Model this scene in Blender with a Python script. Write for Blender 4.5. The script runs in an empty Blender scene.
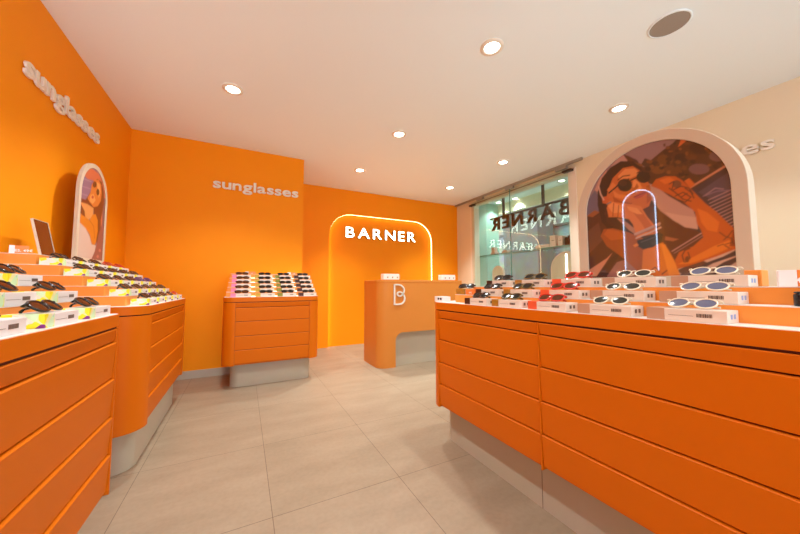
EXPO = 0.34
import bpy, bmesh, math, random
import numpy as np
from mathutils import Vector, Matrix
random.seed(4)
SC = bpy.context.scene
COL = SC.collection
PI = math.pi
CEIL = 2.88

# ------------------------------------------------------------------ materials
def srgb(r, g, b):
    def f(c):
        c = c / 255.0
        return c / 12.92 if c <= 0.04045 else ((c + 0.055) / 1.055) ** 2.4
    return (f(r), f(g), f(b), 1.0)

def mat(name, col, rough=0.5, metal=0.0, spec=0.5, emit=None, estr=0.0, trans=0.0, alpha=1.0, coat=0.0, noise=0.0, nscale=30.0, ior=1.45):
    m = bpy.data.materials.new(name)
    m.use_nodes = True
    nt = m.node_tree
    b = nt.nodes['Principled BSDF']
    c = col if len(col) == 4 else (*col, 1.0)
    b.inputs['Base Color'].default_value = c
    b.inputs['Roughness'].default_value = rough
    b.inputs['Metallic'].default_value = metal
    b.inputs['Specular IOR Level'].default_value = spec
    b.inputs['Transmission Weight'].default_value = trans
    b.inputs['Alpha'].default_value = alpha
    b.inputs['Coat Weight'].default_value = coat
    b.inputs['IOR'].default_value = ior
    if emit:
        b.inputs['Emission Color'].default_value = emit if len(emit) == 4 else (*emit, 1.0)
        b.inputs['Emission Strength'].default_value = estr
    if noise > 0:
        tc = nt.nodes.new('ShaderNodeTexCoord')
        n = nt.nodes.new('ShaderNodeTexNoise')
        n.inputs['Scale'].default_value = nscale
        n.inputs['Detail'].default_value = 4
        mx = nt.nodes.new('ShaderNodeMix'); mx.data_type = 'RGBA'; mx.blend_type = 'MULTIPLY'
        mx.inputs['Factor'].default_value = noise
        mx.inputs[6].default_value = c
        nt.links.new(tc.outputs['Object'], n.inputs['Vector'])
        nt.links.new(n.outputs['Color'], mx.inputs[7])
        nt.links.new(mx.outputs[2], b.inputs['Base Color'])
    return m

ORANGE_WALL = (0.94, 0.30, 0.001)
M = {}
M['wall_orange'] = mat('orange wall paint', ORANGE_WALL, 0.6, spec=0.25, noise=0.05, nscale=3)
M['laminate'] = mat('orange laminate', (0.66, 0.145, 0.001), 0.45, spec=0.2, noise=0.05, nscale=6)
M['laminate_light'] = mat('orange counter laminate', (0.68, 0.24, 0.035), 0.42, spec=0.4, noise=0.05, nscale=6)
M['groove'] = mat('dark joint', (0.09, 0.012, 0.002), 0.8)
M['plinth'] = mat('beige grey plinth', (0.50, 0.44, 0.34), 0.4, noise=0.1, nscale=5)
M['ceiling'] = mat('ceiling paint', (0.82, 0.89, 0.91), 0.8, spec=0.2)
M['wall_beige'] = mat('beige wall paint', (0.79, 0.69, 0.50), 0.6, spec=0.3, noise=0.05, nscale=3)
M['wall_trim'] = mat('pale beige trim', (0.80, 0.70, 0.58), 0.45)
M['step_top'] = mat('white step top', (0.82, 0.78, 0.74), 0.35)
M['step'] = mat('orange step laminate', (0.82, 0.29, 0.05), 0.45, spec=0.4)
M['frame_cream'] = mat('cream frame', (0.60, 0.50, 0.38), 0.4)
M['white'] = mat('white card', (0.84, 0.80, 0.76), 0.45)
M['letter'] = mat('cream letter', (0.84, 0.78, 0.68), 0.4)
M['letter_light'] = mat('lit white letter', (0.9, 0.88, 0.8), 0.4, emit=(1.0, 0.93, 0.74), estr=5.0)
M['letter_edge'] = mat('dark letter edge', (0.28, 0.15, 0.05), 0.5)
M['led'] = mat('warm led strip', (1, .8, .5), 0.5, emit=(1.0, 0.68, 0.28), estr=5.0)
M['led_step'] = mat('step led', (1, .95, .85), 0.5, emit=(1.0, 0.86, 0.62), estr=5.0)
M['led_weak'] = mat('soft step led', (1, .95, .85), 0.5, emit=(1.0, 0.80, 0.58), estr=1.2)
M['led_blue'] = mat('cool led', (.7, .85, 1), 0.5, emit=(0.50, 0.72, 1.0), estr=14.0)
M['lamp'] = mat('lamp glow', (1, .95, .9), 0.5, emit=(1.0, 0.93, 0.82), estr=12.0)
M['lamp_ring'] = mat('lamp ring', (0.80, 0.72, 0.62), 0.35)
M['speaker'] = mat('speaker grille', (0.36, 0.30, 0.25), 0.7, noise=0.3, nscale=400)
M['steel'] = mat('brushed steel', (0.42, 0.38, 0.33), 0.35, metal=0.8)
M['dark_metal'] = mat('dark bronze metal', (0.045, 0.024, 0.014), 0.4, metal=0.3)
M['mirror'] = mat('mirror', (0.9, 0.9, 0.9), 0.03, metal=1.0)
M['mirror_brown'] = mat('dark brown mirror', (0.16, 0.035, 0.008), 0.25, spec=0.3)
M['black'] = mat('black plastic', (0.012, 0.011, 0.012), 0.25)
M['ink'] = mat('printed ink', (0.16, 0.11, 0.09), 0.6)
M['ink_blue'] = mat('blue ink', (0.28, 0.36, 0.62), 0.6)
M['teal'] = mat('pale green wall', (0.30, 0.46, 0.385), 0.5)
M['street_wall'] = mat('grey render wall', (0.55, 0.57, 0.53), 0.85, noise=0.85, nscale=2.5)
M['street_pillar'] = mat('grey stone pillar', (0.17, 0.18, 0.16), 0.8, noise=0.6, nscale=4)
M['street_ground'] = mat('street paving', (0.2, 0.2, 0.19), 0.8, noise=0.3, nscale=5)
M['blue_sign'] = mat('blue street plate', (0.05, 0.10, 0.45), 0.4)
M['gold'] = mat('golden yellow card', (0.85, 0.38, 0.02), 0.5)
M['box_pink'] = mat('pink beige card', (0.74, 0.52, 0.42), 0.5)
M['cyan'] = mat('turquoise card', (0.12, 0.5, 0.52), 0.5)

def glass_mat(name, col, refl_ior=1.5, tint=1.0):
    """thin pane: clear sheet plus a fresnel reflection, lets light through"""
    m = bpy.data.materials.new(name); m.use_nodes = True
    nt = m.node_tree; nt.nodes.clear()
    out = nt.nodes.new('ShaderNodeOutputMaterial')
    mix = nt.nodes.new('ShaderNodeMixShader')
    tr = nt.nodes.new('ShaderNodeBsdfTransparent'); tr.inputs['Color'].default_value = (*col, 1)
    gl = nt.nodes.new('ShaderNodeBsdfGlossy'); gl.inputs['Roughness'].default_value = 0.0
    fr = nt.nodes.new('ShaderNodeFresnel'); fr.inputs['IOR'].default_value = refl_ior
    ge = nt.nodes.new('ShaderNodeNewGeometry'); iv = nt.nodes.new('ShaderNodeMath'); iv.operation = 'SUBTRACT'; iv.inputs[0].default_value = 1.0
    mu = nt.nodes.new('ShaderNodeMath'); mu.operation = 'MULTIPLY'
    nt.links.new(ge.outputs['Backfacing'], iv.inputs[1]); nt.links.new(iv.outputs[0], mu.inputs[0]); nt.links.new(fr.outputs[0], mu.inputs[1])
    nt.links.new(mu.outputs[0], mix.inputs[0]); nt.links.new(tr.outputs[0], mix.inputs[1])
    nt.links.new(gl.outputs[0], mix.inputs[2]); nt.links.new(mix.outputs[0], out.inputs[0])
    return m
M['glass'] = glass_mat('clear glass', (0.90, 0.955, 0.93), 1.9)
M['shelf_glass'] = glass_mat('green edge glass', (0.60, 0.80, 0.72), 1.6)
M['shelf_edge'] = mat('green glass edge', (0.12, 0.24, 0.18), 0.2)
M['lens_dark'] = mat('dark lens', (0.020, 0.015, 0.012), 0.1, spec=0.12)
M['lens_brown'] = mat('brown lens', (0.10, 0.028, 0.010), 0.1, spec=0.12)
M['lens_grey'] = mat('blue grey lens', (0.13, 0.13, 0.19), 0.1, spec=0.12)
M['lens_green'] = mat('green grey lens', (0.05, 0.045, 0.035), 0.1, spec=0.12)
M['fr_black'] = mat('black acetate', (0.014, 0.010, 0.008), 0.18)
M['fr_tort'] = mat('tortoise acetate', (0.075, 0.026, 0.010), 0.18, noise=0.8, nscale=90)
M['fr_gold'] = mat('olive tortoise acetate', (0.20, 0.11, 0.02), 0.18, noise=0.7, nscale=90)
M['fr_red'] = mat('red acetate', (0.62, 0.04, 0.02), 0.16)
M['fr_white'] = mat('cream acetate', (0.78, 0.68, 0.52), 0.16)
M['fr_purple'] = mat('purple acetate', (0.09, 0.03, 0.16), 0.18)
M['sl_brown'] = mat('dark brown sleeve', (0.09, 0.02, 0.008), 0.4, noise=0.6, nscale=60)
M['sl_amber'] = mat('amber sleeve', (0.62, 0.27, 0.025), 0.4, noise=0.7, nscale=60)
M['sl_red'] = mat('red sleeve', (0.80, 0.11, 0.04), 0.4)
M['sl_tan'] = mat('mauve tan sleeve', (0.52, 0.30, 0.20), 0.4)
M['sl_pink'] = mat('pink sleeve', (0.82, 0.24, 0.42), 0.4)
M['sl_yellow'] = mat('yellow sleeve', (0.80, 0.52, 0.04), 0.4, noise=0.6, nscale=60)
M['sl_olive'] = mat('olive sleeve', (0.36, 0.34, 0.02), 0.4, noise=0.6, nscale=60)
M['carton'] = mat('off white carton', (0.78, 0.66, 0.57), 0.45)
M['carton_white'] = mat('white carton', (0.82, 0.78, 0.78), 0.4)
M['tag_orange'] = mat('orange price card', (0.85, 0.22, 0.04), 0.4)

def collage_mat():
    m = mat('colour collage sleeve', (1, 1, 1), 0.45)
    nt = m.node_tree; b = nt.nodes['Principled BSDF']
    tc = nt.nodes.new('ShaderNodeTexCoord')
    v = nt.nodes.new('ShaderNodeTexVoronoi'); v.inputs['Scale'].default_value = 38
    s = nt.nodes.new('ShaderNodeSeparateColor')
    r = nt.nodes.new('ShaderNodeValToRGB'); r.color_ramp.interpolation = 'CONSTANT'
    cols = [(0, (0.62, 0.85, 0.55)), (0.25, (0.88, 0.78, 0.02)), (0.5, (0.80, 0.80, 0.45)), (0.66, (0.22, 0.02, 0.22)), (0.76, (0.86, 0.78, 0.70)), (0.9, (0.35, 0.62, 0.55))]
    els = r.color_ramp.elements
    els[0].position = 0; els[0].color = (*cols[0][1], 1)
    els[1].position = cols[1][0]; els[1].color = (*cols[1][1], 1)
    for p, c in cols[2:]:
        e = els.new(p); e.color = (*c, 1)
    nt.links.new(tc.outputs['Object'], v.inputs['Vector'])
    nt.links.new(v.outputs['Color'], s.inputs[0]); nt.links.new(s.outputs[0], r.inputs[0])
    nt.links.new(r.outputs[0], b.inputs['Base Color'])
    return m
M['collage'] = collage_mat()

def floor_mat():
    m = mat('beige stone tile', (0.6, 0.5, 0.4), 0.42, spec=0.3)
    nt = m.node_tree; b = nt.nodes['Principled BSDF']
    tc = nt.nodes.new('ShaderNodeTexCoord')
    mp = nt.nodes.new('ShaderNodeMapping')
    mp.inputs['Location'].default_value = (-0.15 + 6.65, -0.875 + 7.35, 0)
    br = nt.nodes.new('ShaderNodeTexBrick')
    br.offset = 0.0; br.squash = 1.0
    br.inputs['Scale'].default_value = 1.0
    br.inputs['Brick Width'].default_value = 0.665
    br.inputs['Row Height'].default_value = 0.735
    br.inputs['Mortar Size'].default_value = 0.0017
    br.inputs['Mortar Smooth'].default_value = 0.1
    br.inputs['Color1'].default_value = (0.345, 0.265, 0.185, 1)
    br.inputs['Color2'].default_value = (0.325, 0.25, 0.172, 1)
    br.inputs['Mortar'].default_value = (0.17, 0.12, 0.08, 1)
    n1 = nt.nodes.new('ShaderNodeTexNoise'); n1.inputs['Scale'].default_value = 2.2; n1.inputs['Detail'].default_value = 8; n1.inputs['Roughness'].default_value = 0.62
    n2 = nt.nodes.new('ShaderNodeTexNoise'); n2.inputs['Scale'].default_value = 45; n2.inputs['Detail'].default_value = 5
    st = nt.nodes.new('ShaderNodeMapping'); st.inputs['Scale'].default_value = (1.0, 3.0, 1.0); st.inputs['Rotation'].default_value = (0, 0, 0.35)
    r1 = nt.nodes.new('ShaderNodeValToRGB')
    r1.color_ramp.elements[0].position = 0.3; r1.color_ramp.elements[0].color = (0.86, 0.83, 0.80, 1)
    r1.color_ramp.elements[1].position = 0.7; r1.color_ramp.elements[1].color = (1.06, 1.05, 1.04, 1)
    r2 = nt.nodes.new('ShaderNodeValToRGB')
    r2.color_ramp.elements[0].position = 0.35; r2.color_ramp.elements[0].color = (0.94, 0.93, 0.92, 1)
    r2.color_ramp.elements[1].position = 0.6; r2.color_ramp.elements[1].color = (1, 1, 1, 1)
    a = nt.nodes.new('ShaderNodeMix'); a.data_type = 'RGBA'; a.blend_type = 'MULTIPLY'; a.inputs['Factor'].default_value = 1
    c = nt.nodes.new('ShaderNodeMix'); c.data_type = 'RGBA'; c.blend_type = 'MULTIPLY'; c.inputs['Factor'].default_value = 1
    L = nt.links.new
    L(tc.outputs['Object'], mp.inputs['Vector']); L(mp.outputs[0], br.inputs['Vector'])
    L(tc.outputs['Object'], st.inputs['Vector']); L(st.outputs[0], n1.inputs['Vector']); L(tc.outputs['Object'], n2.inputs['Vector'])
    L(n1.outputs[0], r1.inputs[0]); L(n2.outputs[0], r2.inputs[0])
    L(br.outputs['Color'], a.inputs[6]); L(r1.outputs[0], a.inputs[7])
    L(a.outputs[2], c.inputs[6]); L(r2.outputs[0], c.inputs[7]); L(c.outputs[2], b.inputs['Base Color'])
    return m
M['floor'] = floor_mat()

def print_mat():
    m = mat('photo print behind glass', (1, 1, 1), 0.5, coat=1.0)
    nt = m.node_tree; b = nt.nodes['Principled BSDF']
    b.inputs['Coat Roughness'].default_value = 0.01
    b.inputs['Coat IOR'].default_value = 1.6
    at = nt.nodes.new('ShaderNodeAttribute'); at.attribute_name = 'print'
    nt.links.new(at.outputs['Color'], b.inputs['Base Color'])
    return m
M['print'] = print_mat()

# ------------------------------------------------------------------ mesh helpers
def box(bm, x0, x1, y0, y1, z0, z1, mi=0, top=None):
    vs = [bm.verts.new(p) for p in ((x0, y0, z0), (x1, y0, z0), (x1, y1, z0), (x0, y1, z0), (x0, y0, z1), (x1, y0, z1), (x1, y1, z1), (x0, y1, z1))]
    for k, f in enumerate(((3, 2, 1, 0), (4, 5, 6, 7), (0, 1, 5, 4), (1, 2, 6, 5), (2, 3, 7, 6), (3, 0, 4, 7))):
        fc = bm.faces.new([vs[i] for i in f]); fc.material_index = top if (top is not None and k == 1) else mi
    return vs

def prism(bm, pts, a, b, axis='z', mi=0):
    """extrude a 2-D outline; axis z: pts are (x,y); axis y: pts are (x,z)"""
    def P(p, t):
        return (p[0], p[1], t) if axis == 'z' else (p[0], t, p[1])
    lo = [bm.verts.new(P(p, a)) for p in pts]; hi = [bm.verts.new(P(p, b)) for p in pts]
    n = len(pts)
    fs = [bm.faces.new(lo[::-1]), bm.faces.new(hi)]
    for i in range(n):
        j = (i + 1) % n
        fs.append(bm.faces.new((lo[i], lo[j], hi[j], hi[i])))
    for f in fs: f.material_index = mi
    return fs

def ring(bm, outer, inner, a, b, axis='y', mi=0):
    def P(p, t):
        return (p[0], p[1], t) if axis == 'z' else (p[0], t, p[1])
    o0 = [bm.verts.new(P(p, a)) for p in outer]; o1 = [bm.verts.new(P(p, b)) for p in outer]
    i0 = [bm.verts.new(P(p, a)) for p in inner]; i1 = [bm.verts.new(P(p, b)) for p in inner]
    n = len(outer)
    for i in range(n):
        j = (i + 1) % n
        for q in ((o0[i], o0[j], o1[j], o1[i]), (i0[j], i0[i], i1[i], i1[j]), (o0[j], o0[i], i0[i], i0[j]), (o1[i], o1[j], i1[j], i1[i])):
            bm.faces.new(q).material_index = mi

def tube(bm, pts, r, closed=False, seg=6, mi=0):
    pts = [Vector(p) for p in pts]; n = len(pts); rings = []
    up = Vector((0, 0, 1))
    for i, p in enumerate(pts):
        if closed: t = pts[(i + 1) % n] - pts[i - 1]
        else: t = pts[min(i + 1, n - 1)] - pts[max(i - 1, 0)]
        t.normalize()
        a = t.cross(up)
        if a.length < 0.05: a = t.cross(Vector((0, 1, 0)))
        a.normalize(); b = t.cross(a)
        rr = r[i] if isinstance(r, (list, tuple)) else r
        rings.append([bm.verts.new(p + (a * math.cos(2 * PI * k / seg) + b * math.sin(2 * PI * k / seg)) * rr) for k in range(seg)])
    m = n if closed else n - 1
    for i in range(m):
        A, B = rings[i], rings[(i + 1) % n]
        for k in range(seg):
            f = bm.faces.new((A[k], A[(k + 1) % seg], B[(k + 1) % seg], B[k])); f.material_index = mi; f.smooth = True
    if not closed:
        bm.faces.new(rings[0][::-1]).material_index = mi; bm.faces.new(rings[-1]).material_index = mi

def lathe(bm, prof, seg=32, mi=0, cx=0, cy=0):
    rings = []
    for r, z in prof:
        if r < 1e-6: rings.append([bm.verts.new((cx, cy, z))])
        else: rings.append([bm.verts.new((cx + r * math.cos(2 * PI * k / seg), cy + r * math.sin(2 * PI * k / seg), z)) for k in range(seg)])
    for A, B in zip(rings, rings[1:]):
        for k in range(seg):
            q = [A[k % len(A)], A[(k + 1) % len(A)], B[(k + 1) % len(B)], B[k % len(B)]]
            q = list(dict.fromkeys(q))
            if len(q) > 2:
                f = bm.faces.new(q); f.material_index = mi; f.smooth = True

def link(o, parent=None):
    COL.objects.link(o)
    if parent: o.parent = parent
    return o

def obj(name, bm, mats, parent=None, bevel=0.0, smooth=False, loc=None, rot=None):
    bmesh.ops.recalc_face_normals(bm, faces=bm.faces)
    me = bpy.data.meshes.new(name); bm.to_mesh(me); bm.free()
    for m in (mats if isinstance(mats, (list, tuple)) else [mats]): me.materials.append(M[m])
    if smooth:
        for p in me.polygons: p.use_smooth = True
        me.set_sharp_from_angle(angle=0.6)
    o = bpy.data.objects.new(name, me); link(o, parent)
    if loc: o.location = loc
    if rot: o.rotation_euler = rot
    if bevel:
        b = o.modifiers.new('bevel', 'BEVEL'); b.width = bevel; b.segments = 2; b.limit_method = 'ANGLE'; b.angle_limit = 0.6
        b.harden_normals = False
    return o

def tag(o, label, cat, group=None):
    o['label'] = label; o['category'] = cat
    if group: o['group'] = group
    return o

def struct(name, bm, mats, **k):
    o = obj(name, bm, mats, **k); o['kind'] = 'structure'; return o

def thing(name, label, cat, loc=(0, 0, 0), rz=0.0, group=None):
    o = bpy.data.objects.new(name, None); o.empty_display_size = 0.1; link(o)
    o.location = loc; o.rotation_euler = (0, 0, rz)
    return tag(o, label, cat, group)

def dup(root, loc, rz, label, group=None):
    r = root.copy(); COL.objects.link(r); r.location = loc; r.rotation_euler = (0, 0, rz)
    r['label'] = label
    if group: r['group'] = group
    elif 'group' in r: del r['group']
    for ch in root.children:
        c = ch.copy(); COL.objects.link(c); c.parent = r
        for g in ch.children:
            d = g.copy(); COL.objects.link(d); d.parent = c
    return r

def rrect(x0, x1, y0, y1, r, seg=8):
    """outline, r = (bottom-left, bottom-right, top-right, top-left)"""
    if not isinstance(r, (tuple, list)): r = (r,) * 4
    out = []
    for (cx, cy, rr, a0) in ((x0, y0, r[0], PI), (x1, y0, r[1], 1.5 * PI), (x1, y1, r[2], 0), (x0, y1, r[3], .5 * PI)):
        sx = 1 if cx == x0 else -1; sy = 1 if cy == y0 else -1
        if rr <= 0: out.append((cx, cy)); continue
        for k in range(seg + 1):
            a = a0 + k / seg * PI / 2
            out.append((cx + sx * rr + rr * math.cos(a), cy + sy * rr + rr * math.sin(a)))
    return out

def arch(hw, z0, zc, rx=None, rz=None, seg=28):
    """arched outline (x,z): straight sides up to zc then an elliptical head"""
    rx = rx or hw; rz = rz or hw
    out = [(-hw, z0), (hw, z0)]
    for k in range(seg + 1):
        a = PI * k / seg
        out.append((hw * math.cos(a), zc + rz * math.sin(a)))
    return out

def text_parts(body, xh=None, width=None, depth=0.02, bold=0.0, track=0.0, sx=1.0, ref='x', mats=('letter',), parent=None, name='letter', mirror=False, edge=False):
    """letters of a word as separate meshes, laid out left to right in the local x-z plane, face towards -y.
    xh = height of the reference glyph, width = whole word width"""
    def glyph(ch):
        cu = bpy.data.curves.new('g', 'FONT'); cu.body = ch; cu.size = 1.0; cu.offset = bold; cu.resolution_u = 4
        o = bpy.data.objects.new('g', cu); COL.objects.link(o)
        dg = bpy.context.evaluated_depsgraph_get(); dg.update()
        me = bpy.data.meshes.new_from_object(o.evaluated_get(dg))
        bpy.data.objects.remove(o)
        return me
    ref_me = glyph(ref); ys = [v.co.y for v in ref_me.vertices]; h = max(ys) - min(ys); base = min(ys)
    s = xh / h
    items = []; x = 0.0
    for ch in body:
        if ch == ' ': x += 0.3 * sx; continue
        me = glyph(ch); xs = [v.co.x for v in me.vertices]
        w = (max(xs) - min(xs)) * sx
        items.append((ch, me, x, min(xs))); x += w + track
    total = x - track
    k = (width / s / total) if width else 1.0
    obs = []
    for ch, me, x0, mx in items:
        bm = bmesh.new(); bm.from_mesh(me)
        for v in bm.verts:
            X = ((v.co.x - mx) * sx + x0) * k * s; Z = (v.co.y - base) * s
            v.co = Vector((X, 0, Z))
        bmesh.ops.remove_doubles(bm, verts=bm.verts, dist=1e-5)
        faces = list(bm.faces)
        r = bmesh.ops.extrude_face_region(bm, geom=faces)
        newv = [g for g in r['geom'] if isinstance(g, bmesh.types.BMVert)]
        newf = [g for g in r['geom'] if isinstance(g, bmesh.types.BMFace)]
        for v in newv: v.co.y += depth
        if edge:
            for f in bm.faces: f.material_index = 1
            for f in faces:
                if f.is_valid: f.material_index = 0
            for f in bm.faces:
                f.normal_update()
                if abs(f.normal.y) > 0.9 and f.calc_center_median().y < depth * 0.5: f.material_index = 0
        if mirror:
            for v in bm.verts: v.co.x = total * k * s - v.co.x
        for f in bm.faces: f.smooth = False
        obs.append(obj(name, bm, list(mats), parent))
    return obs, total * k * s

# ------------------------------------------------------------------ camera (solved from the picture's vanishing points)
cam = bpy.data.cameras.new('camera'); camo = bpy.data.objects.new('camera', cam); COL.objects.link(camo)
FPX, YAW, PITCH, ROLL = 305.279, 0.4727584, 0.0628567, -0.0024804
cam.sensor_width = 36; cam.lens = FPX / 800 * 36; cam.clip_start = 0.02
fw = Vector((math.sin(YAW) * math.cos(PITCH), math.cos(YAW) * math.cos(PITCH), math.sin(PITCH)))
rt = Vector((math.cos(YAW), -math.sin(YAW), 0)); up = rt.cross(fw)
cr, sr = math.cos(ROLL), math.sin(ROLL)
R2 = cr * rt + sr * up; U2 = -sr * rt + cr * up
camo.matrix_world = Matrix(((R2.x, U2.x, -fw.x, 0), (R2.y, U2.y, -fw.y, 0), (R2.z, U2.z, -fw.z, 1.08), (0, 0, 0, 1)))
SC.camera = camo
SC.view_settings.view_transform = 'Standard'; SC.view_settings.look = 'None'
SC.view_settings.gamma = 1.0; SC.view_settings.use_curve_mapping = False
SC.view_settings.exposure = EXPO
SC.cycles.max_bounces = 10; SC.cycles.diffuse_bounces = 6; SC.cycles.transparent_max_bounces = 12
M['letter_white'] = mat('off white emblem', (0.80, 0.76, 0.68), 0.4)
PW = 66.0
WORLD = 3.5
LMY, LMW, LMH = 1.99, .175, .835
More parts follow.
